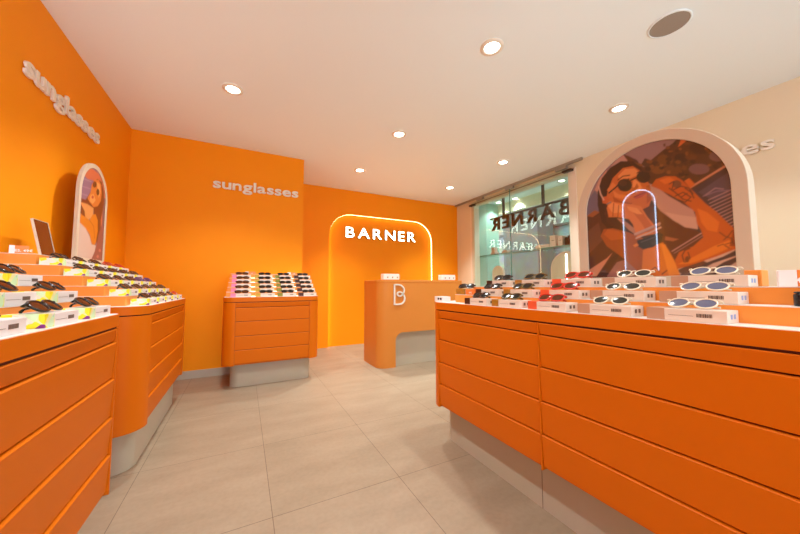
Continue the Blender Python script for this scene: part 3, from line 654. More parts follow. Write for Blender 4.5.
# display window behind the glass and the street beyond
bm = bmesh.new(); box(bm, XR + .12, 4.98, WY0 - .6, WY1 + .2, .55, .62); struct('trim_2', bm, 'wall_trim')
bm = bmesh.new(); box(bm, XR + .12, 5.02, 4.99, 5.04, 0, CEIL); struct('wall_window_end', bm, 'teal')
bm = bmesh.new(); box(bm, XR + .12, 5.02, 1.8, 1.85, 0, CEIL); struct('wall_window_near', bm, 'teal')
bm = bmesh.new(); box(bm, 5.02, 5.10, 1.8, 6.2, 2.66, CEIL + .1); struct('trim_3', bm, 'wall_beige')
w2 = bpy.data.objects.new('window_2', None); link(w2); w2['kind'] = 'structure'
bm = bmesh.new(); box(bm, 4.66, 4.67, 1.86, 4.98, .62, CEIL - .001); obj('glass_pane', bm, 'glass', w2)
bm = bmesh.new(); box(bm, 9.0, 9.3, -6, 16, -.1, 7); o = struct('wall_street', bm, 'street_wall')
bm = bmesh.new(); box(bm, 5.18, 9.0, -6, 16, -.12, -.02); struct('pavement', bm, 'street_ground')
bm = bmesh.new(); box(bm, 8.0, 8.75, 6.35, 7.75, -.02, 6); o = obj('stone_pillar', bm, 'street_pillar', bevel=.02)
tag(o, 'rough grey stone pillar outside across the street', 'pillar')
bm = bmesh.new(); box(bm, 8.958, 8.998, 9.0, 9.8, 3.55, 4.3); o = obj('street_plate', bm, 'white'); tag(o, 'white and blue street plate on the grey wall outside', 'sign')
bm = bmesh.new(); box(bm, 8.943, 8.958, 9.08, 9.72, 3.95, 4.15); obj('blue_panel', bm, 'blue_sign', o)
bm = bmesh.new(); box(bm, 8.9, 9.0, -6, 16, 3.0, 3.06); box(bm, 8.9, 9.0, -6, 16, 4.4, 4.5); struct('trim_4', bm, 'street_pillar')

# hanging shop sign, read from behind: letters face the street
sg = thing('hanging_sign', 'dark bronze BARNER letters hung from the ceiling in the shop window, seen reversed from behind', 'sign', (4.42, 2.90, 2.175), PI / 2)
ls, wd = text_parts('BARNER', xh=.225, width=1.66, depth=.035, bold=.018, track=.22, sx=1.05, ref='E', mats=('letter_light', 'dark_metal'), parent=sg, edge=True)
# local x runs along +y after the half turn below, so the word reads correctly only from the street
for l in ls: pass
bm = bmesh.new(); box(bm, -.03, wd + .03, 0.0, .03, .225, .255); obj('hanging_rail', bm, 'dark_metal', sg)
for u in (.47, 1.34):
    bm = bmesh.new(); box(bm, u - .018, u + .018, -.003, .033, .255, CEIL - 2.175 - .012); box(bm, u - .07, u + .07, -.02, .05, CEIL - 2.175 - .012, CEIL - 2.175 - .001); obj('hanger', bm, 'dark_metal', sg)

# glass shelf with packaging behind the window
bm = bmesh.new(); box(bm, 4.36, 4.60, 2.45, 4.985, 1.69, 1.70, mi=0)
sh = obj('glass_shelf', bm, 'shelf_glass'); tag(sh, 'long clear glass shelf inside the shop window', 'shelf')
bm = bmesh.new(); box(bm, 4.352, 4.36, 2.45, 4.985, 1.688, 1.702); obj('front_edge', bm, 'shelf_edge', sh)
def pack(y, w, d, h, m, label, z=1.702, x=4.42, name='gift_box'):
    bm = bmesh.new(); box(bm, x, x + d, y, y + w, z, z + h)
    o = obj(name, bm, m, bevel=.002); tag(o, label, 'box', None)
    bm = bmesh.new(); box(bm, x - .0015, x, y + w * .3, y + w * .7, z + h * .55, z + h * .6); obj('printed_line', bm, 'ink', o)
    return o
pack(4.50, .13, .1, .05, 'box_pink', 'low pinkish card box on the glass shelf near the pale green end wall')
pack(4.52, .08, .08, .10, 'box_pink', 'upright pinkish card box stacked on the low box by the pale green end wall', z=1.753)
pack(4.20, .12, .1, .06, 'box_pink', 'second low pink card box along the glass shelf from the far end')
pack(3.30, .26, .12, .06, 'box_pink', 'wide low pink card box on the glass shelf left of the tall ones')
pack(3.18, .10, .1, .19, 'box_pink', 'tall pink card box on the shelf beside the wide low one')
pack(3.06, .08, .1, .165, 'box_pink', 'slightly shorter upright pink card box left of the brown cases')
pack(2.99, .035, .08, .13, 'dark_metal', 'slim dark brown case on the shelf next to the pink boxes')
pack(2.945, .03, .08, .15, 'dark_metal', 'slim dark brown case right against the golden bag')
# golden bag
bg = thing('paper_bag', 'golden yellow paper bag on the glass shelf in the shop window', 'bag', (4.42, 2.68, 1.702))
bm = bmesh.new(); box(bm, 0, .1, 0, .24, 0, .30); obj('bag_body', bm, 'gold', bg, bevel=.004)
bm = bmesh.new(); tube(bm, [(.01, .07 + .1 * k / 8, .29 + .07 * math.sin(PI * k / 8)) for k in range(9)], .003); obj('handle', bm, 'white', bg)
bm = bmesh.new(); box(bm, -.0015, 0, .07, .17, .17, .19); obj('printed_line', bm, 'white', bg)
bm = bmesh.new(); box(bm, 4.45, 4.55, 2.84, 3.06, 1.53, 1.68); 
# arched back boards standing in the window
def arch_board(y, hw, z0, ztop, x, label, strip):
    t = thing('arched_board', label, 'display board', (x, y, z0), -PI / 2)
    h = ztop - z0 - hw
    bm = bmesh.new(); prism(bm, arch(hw, 0, h), 0, .04, 'y'); obj('panel', bm, 'frame_cream', t)
    bm = bmesh.new(); o1 = arch(hw + .012, 0, h); i1 = arch(hw, 0, h); ring(bm, o1, i1, -.006, .046); obj('rim', bm, 'box_pink', t)
    if strip:
        bm = bmesh.new(); box(bm, -.008, .008, -.008, -.001, 0, h + hw * .9); obj('light_strip', bm, 'lamp', t)
arch_board(4.52, .135, .62, 1.47, 4.50, 'small arched beige display board in the shop window near the green wall', False)
arch_board(3.02, .26, .62, 1.60, 4.44, 'large arched beige display board with a light line in the shop window', True)
# ceiling lamps are built below

# ------------------------------------------------------------------ recessed ceiling lamps
def downlight(x, y, label, r=.058, tilt=0, power=24, light=True, group=None, cone=118):
    t = thing('ceiling_lamp', label, 'ceiling lamp', (x, y, CEIL), 0, group)
    bm = bmesh.new(); lathe(bm, [(r + .028, -.0005), (r + .028, -.006), (r + .012, -.010), (r, -.010), (r - .002, -.004)], 36); obj('trim_ring', bm, 'lamp_ring', t)
    bm = bmesh.new(); lathe(bm, [(r - .002, -.0045), (r * .6, -.0065), (0, -.007)], 36); obj('lens', bm, 'lamp', t)
    if light:
        L = bpy.data.lights.new('lamp_light', 'SPOT'); L.energy = power; L.color = (.92, 1.0, .99)
        L.spot_size = math.radians(cone); L.spot_blend = 0.65 if cone > 100 else .9; L.shadow_soft_size = .05
        lo = bpy.data.objects.new('lamp_light', L); COL.objects.link(lo); lo.parent = t; lo.location = (0, 0, -.03)
LAMPS = [(-.134, 3.077, 'round recessed ceiling lamp closest to the left orange wall'),
         (1.621, 1.636, 'round recessed ceiling lamp in front of the poster, largest in view'),
         (3.345, 1.65, 'round recessed ceiling lamp above the big arched poster'),
         (1.592, 3.13, 'round recessed ceiling lamp in the middle of the ceiling'),
         (1.559, 4.403, 'round recessed ceiling lamp near the far wall left of the counter'),
         (3.314, 4.463, 'round recessed ceiling lamp near the far wall by the beige corner'),
         (3.313, 3.177, 'round recessed ceiling lamp in front of the shop window rail')]
for x, y, l in LAMPS: downlight(x, y, l, power=PW * (3.0 if y > 4 else 1.4 if x < 0 else 1.3 if y > 3 else .85), cone=96 if y > 4 else 118)
downlight(-.134, 1.62, 'round recessed ceiling lamp over the left foreground cabinet, just out of view', power=PW * 1.1)
for x, y in ((-.134, .15), (1.62, .15), (3.34, .15), (-.134, -1.3), (1.62, -1.3), (3.34, -1.3)):
    downlight(x, y, 'round recessed ceiling lamp behind the viewpoint', power=PW * .45, group='ceiling lamps behind the viewpoint')
for x, y, l in ((4.84, 4.80, 'round lamp in the shop window ceiling nearest the green wall'), (4.92, 4.42, 'second round lamp in the shop window ceiling'), (4.80, 3.30, 'round lamp in the shop window ceiling behind the hanger')):
    downlight(x, y, l, r=.05, power=PW * .6)
t = thing('ceiling_speaker', 'round grey flush speaker grille in the ceiling', 'speaker', (2.565, .93, CEIL))
bm = bmesh.new(); lathe(bm, [(.118, -.0005), (.118, -.006), (.108, -.009), (.1075, -.004)], 40); obj('rim', bm, 'ceiling', t)
bm = bmesh.new(); lathe(bm, [(.107, -.005), (.06, -.008), (0, -.009)], 40); obj('grille', bm, 'speaker', t)

# ------------------------------------------------------------------ display cabinets
def cabinet(label, loc, rz, W, D, bays, r, rise, run, nsteps, ends, stepL, stepR, led, both=False, pin=.105, pL=None, pR=None, PZ=.255, frontpin=None):
    t = thing('display_cabinet', label, 'cabinet', loc, rz, None)
    TOP = .968
    d = bays
    # plinth
    fp = frontpin if frontpin is not None else pin
    bm = bmesh.new(); prism(bm, rrect(pL if pL is not None else pin, W - (pR if pR is not None else pin), fp, D - (pin if both else 0), (ends[0] * .8, ends[1] * .8, ends[2] * .8, ends[3] * .8)), 0, PZ); obj('plinth', bm, 'plinth', t, smooth=True)
    # carcass with a shallow pocket for the drawer fronts
    out = rrect(0, W, 0, D, ends, 10)
    # cut the pocket into the front edge (y = 0)
    front = []
    for a, b in bays: front += [(a, 0), (a, .03), (b, .03), (b, 0)]
    # front edge sits between the first corner arc and the second
    n0 = 11 if ends[0] > 0 else 1
    pts = out[:n0] + front + out[n0:]
    bm = bmesh.new(); prism(bm, pts, .25, .910); box(bm, bays[0][0] - .0, bays[-1][1], .0295, .031, .25, .91)
    obj('carcass', bm, 'laminate', t, smooth=True)
    bm = bmesh.new()
    sh_ = [(x, y) for x, y in rrect(.006, W - .006, .006, D - (.006 if both else 0), tuple(max(q - .006, 0) for q in ends), 10)]
    prism(bm, sh_, .909, .918); obj('shadow_joint', bm, 'groove', t)
    bm = bmesh.new(); prism(bm, out, .917, TOP - .002); obj('top_slab', bm, 'laminate', t, smooth=True)
    bm = bmesh.new(); prism(bm, rrect(.004, W - .004, .004, D - (.004 if both else 0), tuple(max(q - .004, 0) for q in ends), 10), TOP - .002, TOP); obj('worktop', bm, 'step_top', t)
    # drawers: each front leans in at its foot so the lip of the one below shows
    zs = [.909, .853, .706, .553, .406, .262]
    for a, b in bays:
        # dark lining of the pocket
        bm = bmesh.new(); box(bm, a + .0005, b - .0005, .026, .0294, .262, .905); obj('pocket_back', bm, 'groove', t)
        for zt, zb in zip(zs, zs[1:]):
            bm = bmesh.new(); g = .0055
            x0, x1 = a + .0025, b - .0025
            zt2, zb2 = zt - .0005, zb + g
            vs = [bm.verts.new(p) for p in ((x0, .0085, zb2), (x1, .0085, zb2), (x1, .024, zb2), (x0, .024, zb2), (x0, 0.0, zt2 - .003), (x1, 0.0, zt2 - .003), (x1, .024, zt2), (x0, .024, zt2), (x0, .003, zt2), (x1, .003, zt2))]
            for f in ((3, 2, 1, 0), (0, 1, 5, 4), (4, 5, 9, 8), (8, 9, 6, 7), (1, 2, 6, 9, 5), (3, 0, 4, 8, 7), (2, 3, 7, 6)): bm.faces.new([vs[i] for i in f])
            obj('drawer_front', bm, 'laminate', t)
    if both:
        bm = bmesh.new(); box(bm, .849, .852, fp - .0008, fp + .001, 0, .25); obj('plinth_joint', bm, 'ink', t)
    # stepped display
    for k in range(1, nsteps + 1):
        y0 = run[0] + (k - 1) * run[1]; y1 = (D - y0) if both else D
        z0 = TOP + (k - 1) * rise
        a, b = stepL[0] + k * stepL[1], W - (stepR[0] + k * stepR[1])
        bm = bmesh.new(); box(bm, a, b, y0, y1, z0, z0 + rise - .001, 0); s = obj('display_step', bm, 'step', t)
        bm = bmesh.new(); box(bm, a - .001, b + .001, y0 - .001, y1, z0 + rise - .0025, z0 + rise); obj('step_cover', bm, 'step_top', s)
        bm = bmesh.new(); box(bm, a + .09, b - .03, y0 - .004, y0 - .0005, z0 + .001, z0 + .005); obj('light_strip', bm, led, s) if led else bm.free()
    return t

TOPZ = .968
# island: front towards the left, seen from the customer side (local x runs towards -y)
IS_Y = 1.92; ISL = (1.22, IS_Y, 0)
cabinet('long orange island cabinet with tilted drawer fronts and a low stepped top', ISL, -PI / 2, 3.3, .90,
        [(.12, .932), (.938, 1.75), (1.756, 2.568)], .12, .054, (.107, .0925), 2, (.12, .03, .03, .12), (.095, .085), (.05, .0), None, both=True, pL=.035, PZ=.255)
cabinet('small orange drawer cabinet against the orange wall, carrying four columns of boxed sunglasses', (-.19, 3.68, 0), 0, 1.0, YA - 3.688,
        [(.12, .885)], .1, .0535, (.118, .10), 5, (.11, .11, 0, 0), (.018, .006), (.02, .007), 'led_step', pin=.11, PZ=.255, pL=.08, pR=.075)
cabinet('orange corner cabinet with a rounded end and bright stepped shelves below the small arched poster', (-.50, 2.26, 0), PI / 2, 1.40, .678,
        [(.145, 1.30)], .14, .059, (.118, .10), 5, (.14, .06, 0, 0), (.075, .012), (.03, .008), 'led_step', pin=.075, pL=.10, PZ=.255, frontpin=.06)
cabinet('orange drawer cabinet in the left foreground with three rows of boxes', (-.46, -.7, 0), PI / 2, 2.405, .718,
        [(.1, 1.58), (1.586, 2.37)], .1, .059, (.118, .10), 5, (.02, .03, 0, 0), (.02, .0), (.035, .008), 'led_step', pin=.11, PZ=.255)

# ------------------------------------------------------------------ boxed sunglasses
BL, BD, BH = .195, .086, .037
def make_box(sleeve, carton, mark, label):
    bm = bmesh.new(); box(bm, 0, BL, 0, BD, 0, BH)
    o = obj('eyewear_box', bm, carton, bevel=.0012); tag(o, label, 'box')
    bm = bmesh.new(); box(bm, -.0015, .048, -.0015, BD + .0015, -.0 + .0002, BH + .0012); obj('colour_sleeve', bm, sleeve, o)
    bm = bmesh.new()
    x = .128
    for k, w in enumerate((.003, .0015, .004, .0015, .0025, .0045, .002, .001, .003, .0015)):
        box(bm, x, x + w, -.0008, .0004, .014, .025); x += w + .0012
    obj('barcode', bm, 'ink', o)
    bm = bmesh.new(); box(bm, .058, .12, -.0006, .0004, .0165, .0175); obj('printed_line', bm, 'ink', o)
    bm = bmesh.new()
    for yy in (.026, .050): box(bm, BL - .0004, BL + .0008, yy, yy + .013, .012, .026)
    obj('end_mark', bm, mark, o)
    if sleeve == 'collage':
        bm = bmesh.new(); box(bm, -.0022, -.0014, .03, .045, .010, .018); obj('sleeve_dot', bm, 'carton_white', o)
    return o

def make_glasses(frame, lens, label, shape=2.4, rx=.029, ry=.0215, tr=.0032, tilt=48):
    ta = math.radians(tilt); ct, st = math.cos(ta), math.sin(ta)
    hb = ry + tr
    def P(x, h, dy=0.0):    # h measured up the frame from its lower rim
        return (x, h * st + dy * ct, h * ct + .0008 - dy * st + tr * .6)
    bm = bmesh.new(); loops = []
    for s in (-1, 1):
        pts = []
        for k in range(22):
            a = 2 * PI * k / 22; c, q = math.cos(a), math.sin(a)
            ex = math.copysign(abs(c) ** (2 / shape), c) * rx * (1.0); ez = math.copysign(abs(q) ** (2 / shape), q) * ry
            if q > 0: ex *= 1.04
            X = s * (.034 + 0) + ex
            pts.append(P(X, hb + ez, -.0025 * (abs(X) / .06) ** 2 * -1))
        loops.append(pts); tube(bm, pts, tr, True, 6)
    tube(bm, [P(-.0085, hb + .009), P(-.004, hb + .012, -.002), P(.004, hb + .012, -.002), P(.0085, hb + .009)], tr * .9, False, 6)
    for s in (-1, 1):
        tube(bm, [P(s * .060, hb + .012), P(s * .067, hb + .013, .002), P(s * .069, hb + .013, .007)], tr * .95, False, 6)
    o = obj('sunglasses', bm, frame); tag(o, label, 'sunglasses')
    for pts in loops:
        bm = bmesh.new(); vs = [bm.verts.new(p) for p in pts]
        c = Vector((sum(p[0] for p in pts) / 22, sum(p[1] for p in pts) / 22 - .0016, sum(p[2] for p in pts) / 22 + .0018)); cv = bm.verts.new(c)
        for k in range(22): bm.faces.new((vs[k], vs[(k + 1) % 22], cv))
        l = obj('lens', bm, lens, o, smooth=True)
    hz = P(0, hb + .013, .007)
    for s in (-1, 1):
        bm = bmesh.new()
        y0, z0 = hz[1], hz[2]
        tube(bm, [(s * .069, y0, z0), (s * .062, y0 + .007, z0 - .002), (s * .02, y0 + .012 + (.004 if s > 0 else 0), .016), (-s * .03, y0 + .014 + (.004 if s > 0 else 0), .009), (-s * .058, y0 + .010, .0045)], [tr * .9, tr * .85, tr * .8, tr * .9, tr * 1.1], False, 6)
        obj('temple', bm, frame, o)
    return o

used = {}
GL = {'black': ('fr_black', 'lens_brown'), 'tort': ('fr_tort', 'lens_dark'), 'gold': ('fr_gold', 'lens_dark'), 'red': ('fr_red', 'lens_brown'),
      'white': ('fr_white', 'lens_green'), 'clear': ('fr_white', 'lens_grey'), 'purple': ('fr_purple', 'lens_dark'), 'dark': ('fr_tort', 'lens_brown')}
def put_glasses(kind, loc, rz, label, group):
    key = 'g' + kind
    if key not in used:
        f, l = GL[kind]
        small = kind in ('white', 'clear')
        used[key] = make_glasses(f, l, label, shape=2.0 if small else 2.5, rx=.026 if small else .029, ry=.0205 if small else .0215, tr=.0028 if small else .0038, tilt=50)
        o = used[key]; o.location = loc; o.rotation_euler = (0, 0, rz); o['group'] = group; return o
    return dup(used[key], loc, rz, label, group)
def put_box(kind, loc, rz, label, group):
    key = 'b' + str(kind)
    if key not in used:
        used[key] = make_box(*kind, label); o = used[key]; o.location = loc; o.rotation_euler = (0, 0, rz); o['group'] = group; return o
    return dup(used[key], loc, rz, label, group)
ORD = ['front', 'second', 'third', 'fourth', 'top']
def fill(origin, rz, cols, rows, rise, run, where, group, desc, rowname):
    """cols: list of (u, box kind, glasses kinds per row, colour words)"""
    c, s = math.cos(rz), math.sin(rz)
    for ri in range(rows):
        for ci, (u, bk, gks, bw, pos) in enumerate(cols):
            lx, ly, z = u, .02 + run * ri, TOPZ + rise * ri + .0005
            P = (origin[0] + c * lx - s * ly, origin[1] + s * lx + c * ly, z)
            put_box(bk, P, rz, '%s box, %s, %s, %s' % (bw, rowname[ri], pos, where), group + ' (boxes)')
            gk, gw = gks[ri % len(gks)] if isinstance(gks, list) else gks
            jx = random.uniform(-.006, .006)
            gx, gy = u + .102 + jx, ly + .018
            P = (origin[0] + c * gx - s * gy, origin[1] + s * gx + c * gy, z + BH + .0015)
            put_glasses(gk, P, rz + random.uniform(-.07, .07), '%s sunglasses, %s, %s, %s' % (gw, rowname[ri], pos, where), group + ' (sunglasses)')
K = 'carton'
rows3 = ['front row', 'middle row', 'top row']
fill(ISL, -PI / 2, [
    (.39, ('sl_brown', K, 'ink'), ('tort', 'dark tortoise'), 'brown-ended', 'column nearest the counter'),
    (.625, ('sl_amber', K, 'ink'), ('gold', 'olive tortoise'), 'amber-ended', 'second column from the counter'),
    (.87, ('sl_red', K, 'ink'), ('red', 'red-framed'), 'red-ended', 'middle column'),
    (1.12, ('sl_tan', K, 'ink'), ('white', 'cream-framed round'), 'brown-mauve-ended', 'fourth column from the counter'),
    (1.365, ('sl_tan', K, 'ink_blue'), ('clear', 'cream-framed grey-lens'), 'tan-ended blue-marked', 'column nearest the viewer'),
], 3, .054, .0925, 'on the island', 'eyewear on the island', '', rows3)
rows5 = ['lowest row', 'second row up', 'middle row', 'fourth row up', 'top row']
fill((-.19, 3.68, 0), 0, [
    (.07, ('sl_pink', K, 'ink'), ('dark', 'brown'), 'pink-ended', 'leftmost column'),
    (.31, ('sl_yellow', K, 'ink'), ('tort', 'dark tortoise'), 'yellow-ended', 'second column'),
    (.54, ('sl_olive', K, 'ink'), ('tort', 'dark tortoise'), 'olive-ended', 'third column'),
    (.768, ('sl_brown', K, 'ink'), ('tort', 'dark tortoise'), 'brown-ended', 'rightmost column'),
], 5, .0535, .10, 'on the small wall cabinet', 'eyewear on the small wall cabinet', '', rows5)
cb = ('collage', 'carton_white', 'ink')
fill((-.50, 2.26, 0), PI / 2, [
    (.14, cb, ('black', 'black'), 'collage-ended white', 'nearest column'),
    (.375, cb, ('tort', 'dark tortoise'), 'collage-ended white', 'second column'),
    (.61, cb, ('dark', 'brown tortoise'), 'collage-ended white', 'middle column'),
    (.845, cb, [('dark', 'brown'), ('dark', 'brown'), ('purple', 'purple'), ('dark', 'brown'), ('red', 'red')], 'collage-ended white', 'fourth column'),
    (1.08, cb, [('red', 'red'), ('dark', 'brown'), ('purple', 'purple'), ('dark', 'brown'), ('red', 'red')], 'collage-ended white', 'farthest column'),
], 5, .059, .10, 'on the corner cabinet', 'eyewear on the corner cabinet', '', rows5)
FL = (-.46, -.7, 0)
fill(FL, PI / 2, [
    (2.155, cb, ('black', 'black'), 'collage-ended white', 'column at the far end'),
    (1.885, cb, ('black', 'black'), 'collage-ended white', 'second column from the far end'),
    (1.615, cb, ('black', 'black'), 'collage-ended white', 'third column from the far end'),
], 3, .059, .10, 'on the left foreground cabinet', 'eyewear on the left foreground cabinet', '', rows3)

# ------------------------------------------------------------------ small things on the cabinets
def price_tag(loc, rz, label, words, w=.13, h=.05, white='carton_white', th=.045):
    t = thing('price_tag', label, 'price tag', loc, rz)
    bm = bmesh.new(); box(bm, 0, w, 0, .012, 0, h); obj('card', bm, 'tag_orange', t, bevel=.001)
    bm = bmesh.new(); box(bm, -th, -.0005, 0, .03, 0, h); obj('white_block', bm, white, t, bevel=.001)
    ls, wd_ = text_parts(words, xh=h * .32, depth=.001, bold=.02, track=.09, ref='9', mats=('carton_white',), parent=t, name='figure')
    for l in ls: l.location = (w * .5 - wd_ * .5, -.0012, h * .22)
    return t
L5 = TOPZ + 5 * .059
price_tag((-1.105, 2.345 + .06, L5), .32, 'small price card with white block on the top step of the corner cabinet', 'DES. 49€', w=.048, h=.043, th=.02)
price_tag((1.475, .272, TOPZ + 2 * .054), -PI / 2 + .35, 'pale orange price card with a white block on the island top step', '49€', w=.03, h=.05, th=.036)
price_tag((1.332, 1.635, TOPZ + .0545), -PI / 2, 'orange price card at the counter end of the island, left of the tortoise glasses', '49€', w=.095, h=.037, th=.0012)
price_tag((.05, 4.24, TOPZ + 5 * .0535), 0, 'small pale price card behind the pink boxes on the wall cabinet', '49€', w=.08, h=.03, th=.04)
price_tag((.55, 4.24, TOPZ + 5 * .0535), 0, 'small pale price card behind the olive boxes on the wall cabinet', '49€', w=.08, h=.03, th=.04)
# orange block on the island
bm = bmesh.new(); box(bm, 1.515, 1.58, .352, .392, TOPZ + .108, TOPZ + .163)
tag(obj('display_block', bm, 'step', bevel=.002), 'small plain orange block beside the right foot of the big poster', 'block')
# boxes at the far end of the island
put_box(('sl_amber', 'gold', 'ink'), (1.337, 1.656, TOPZ + .0545), 0, 'golden box at the counter end of the island step', 'boxes at the end of the island')
put_glasses('tort', (1.375, 1.70, TOPZ + .0545 + BH + .002), -PI / 2 + .2, 'dark tortoise sunglasses on the golden box at the counter end of the island', 'sunglasses at the end of the island')
bx = thing('marked_box', 'low white box with two black marks on the island corner nearest the counter', 'box', (1.255, 1.895, TOPZ), -PI / 2)
bm = bmesh.new(); box(bm, 0, .10, 0, .07, 0, .037); obj('carton', bm, 'carton_white', bx, bevel=.0015)
for u in (.04, .07):
    bm = bmesh.new(); box(bm, u, u + .018, -.001, 0, .014, .028); obj('mark', bm, 'black', bx)
# black case with glasses at the near end of the island
cs = thing('glasses_case', 'black rounded glasses case on the island step at the right edge', 'glasses case', (1.345, .262, TOPZ + .0545), -PI / 2)
bm = bmesh.new(); prism(bm, rrect(0, .17, 0, .07, .02), 0, .034); obj('base', bm, 'black', cs, bevel=.004)
bm = bmesh.new(); prism(bm, rrect(.001, .169, .001, .069, .02), .0345, .04); obj('lid', bm, 'black', cs, bevel=.003)
put_glasses('black', (1.455, .16, TOPZ + .1085), -PI / 2, 'black sunglasses on the island top step at the right edge', 'sunglasses at the right edge of the island')
# brown tilted mirror
mr = thing('counter_mirror', 'dark brown rectangular mirror leaning at the top of the corner cabinet', 'mirror', (-1.05, 2.515, L5 + .001), PI / 2)
mr.rotation_euler = (math.radians(-12), 0, PI / 2)
bm = bmesh.new(); box(bm, 0, .151, 0, .006, .004, .216); obj('mirror_plate', bm, 'mirror_brown', mr)
bm = bmesh.new(); ring(bm, [(-.002, .002), (.153, .002), (.153, .218), (-.002, .218)], [(0, .004), (.151, .004), (.151, .216), (0, .216)], -.003, .009); obj('frame', bm, 'frame_cream', mr)

# ------------------------------------------------------------------ arched posters
def raster(shapes, x0, x1, z0, z1, nx, nz):
    S = 3
    W, H = nx * S, nz * S
    img = np.zeros((H, W, 3)); img[:] = (0.1, .05, .03)
    xs = x0 + (np.arange(W) + .5) / W * (x1 - x0); zs = z0 + (np.arange(H) + .5) / H * (z1 - z0)
    def lin(c):
        c = np.array(c) / 255.0
        return np.where(c <= .04045, c / 12.92, ((c + .055) / 1.055) ** 2.4)
    def poly(pts, col):
        pts = [(a / 1000.0, b / 1000.0) for a, b in pts]
        n = len(pts); zl = min(p[1] for p in pts); zh = max(p[1] for p in pts)
        for j in np.nonzero((zs >= zl) & (zs <= zh))[0]:
            z = zs[j]; cr_ = []
            for i in range(n):
                a, b = pts[i], pts[(i + 1) % n]
                if (a[1] <= z) != (b[1] <= z): cr_.append(a[0] + (z - a[1]) / (b[1] - a[1]) * (b[0] - a[0]))
            cr_.sort()
            for a, b in zip(cr_[::2], cr_[1::2]):
                i0 = int(np.searchsorted(xs, a)); i1 = int(np.searchsorted(xs, b)); img[j, i0:i1] = col
    for s in shapes:
        c = lin(s[1])
        if s[0] == 'p': poly(s[2], c)
        else:
            w = s[2] / 2.0; pts = s[3]
            for a, b in zip(pts, pts[1:]):
                dx, dz = b[0] - a[0], b[1] - a[1]; L = math.hypot(dx, dz) or 1
                nx_, nz_ = -dz / L * w, dx / L * w
                ex, ez = dx / L * w * .5, dz / L * w * .5
                poly([(a[0] + nx_ - ex, a[1] + nz_ - ez), (b[0] + nx_ + ex, b[1] + nz_ + ez), (b[0] - nx_ + ex, b[1] - nz_ + ez), (a[0] - nx_ - ex, a[1] - nz_ - ez)], c)
    return img.reshape(nz, S, nx, S, 3).mean(axis=(1, 3))

def soften(img, n=1):
    for _ in range(n):
        p = np.pad(img, ((1, 1), (1, 1), (0, 0)), mode='edge')
        img = (p[1:-1, 1:-1] * 4 + p[:-2, 1:-1] + p[2:, 1:-1] + p[1:-1, :-2] + p[1:-1, 2:]) / 8
    return img

def arched_poster(label, loc, rz, hw, zc, rz_, shapes, band, depth, nx, nz, bright=.82):
    t = thing('arched_poster', label, 'poster', loc, rz)
    out = arch(hw, 0, zc, rz=rz_, seg=40); inn_ = arch(hw - band, band, zc, rz=rz_ - band, seg=40)
    bm = bmesh.new(); ring(bm, out, inn_, 0, depth); prism(bm, arch(hw - .002, .002, zc, rz=rz_ - .002, seg=40), depth * .5, depth - .001, 'y'); obj('frame', bm, 'frame_cream', t, bevel=.002)
    x0, x1, z0, z1 = -hw, hw, 0, zc + rz_
    img = soften(raster(shapes, x0, x1, z0, z1, nx + 1, nz + 1)) * bright
    bm = bmesh.new(); lay = bm.verts.layers.float_color.new('print')
    grid = {}
    def inside(x, z):
        a = hw - band * .6
        return abs(x) <= a and (z <= zc or (x / a) ** 2 + ((z - zc) / (rz_ - band * .6)) ** 2 <= 1)
    for j in range(nz + 1):
        for i in range(nx + 1):
            x = x0 + (x1 - x0) * i / nx; z = z0 + (z1 - z0) * j / nz
            if inside(x, z) and z >= band * .6:
                v = bm.verts.new((x, depth * .12, z)); v[lay] = (*img[j, i], 1.0); grid[i, j] = v
    for (i, j), v in grid.items():
        q = [grid.get(k) for k in ((i, j), (i + 1, j), (i + 1, j + 1), (i, j + 1))]
        if all(q): bm.faces.new(q)
    o = obj('photo_print', bm, 'print', t)
    return t
arched_poster('big arched poster of a tattooed person in round sunglasses, standing on the island', (1.60, .70, TOPZ + .109), -PI / 2, .313, 1.455 - (TOPZ + .109), .31, [(s[0], s[1], *( [s[2], [(a + 10, b - 0 + 3) for a, b in s[3]]] if s[0] == 'l' else [[(a + 10, b + 3) for a, b in s[2]]])) for s in BIG_PRINT], .044, .065, 230, 250)
arched_poster('narrow arched poster of a face in sunglasses on the corner cabinet against the orange wall', (-1.06, 3.195, L5 + .001), PI / 2, .25, 1.775 - L5, .265, [(s[0], s[1], *( [s[2], [(a - 35, b - 50) for a, b in s[3]]] if s[0] == 'l' else [[(a - 35, b - 50) for a, b in s[2]]])) for s in SMALL_PRINT], 0.034, .022, 110, 150)

# lit arched mirror further along the left wall (seen reflected in the big poster)
lm = thing('lit_arch_mirror', 'tall arched mirror with a cool light line, reflected in the big poster glass', 'mirror', (XL + .006, LMY, 1.26), PI / 2)
bm = bmesh.new(); prism(bm, arch(LMW, 0, LMH), -.0, -.03, 'y'); obj('mirror_plate', bm, 'frame_cream', lm)
bm = bmesh.new(); tube(bm, [(x, -.036, z) for x, z in arch(LMW, 0, LMH)[1:] + [(-LMW, 0)]], .007, False, 6); obj('light_line', bm, 'led_blue', lm)

# ------------------------------------------------------------------ wall lettering
def word(label, loc, rz):
    t = thing('wall_lettering', label, 'lettering', loc, rz)
    text_parts('sunglasses', xh=.085, width=1.02, depth=.016, bold=.018, track=.07, sx=1.35, ref='x', mats=('letter',), parent=t)
    return t
word('pale raised sunglasses lettering high on the left orange wall', (XL + .024, 2.51, 2.325), PI / 2)
word('pale raised sunglasses lettering on the orange wall above the small cabinet', (-.373, YA - .024, 2.315), 0)
word('pale raised sunglasses lettering on the beige wall, mostly hidden by the big poster', (XR - .024, 1.86, 2.315), -PI / 2)

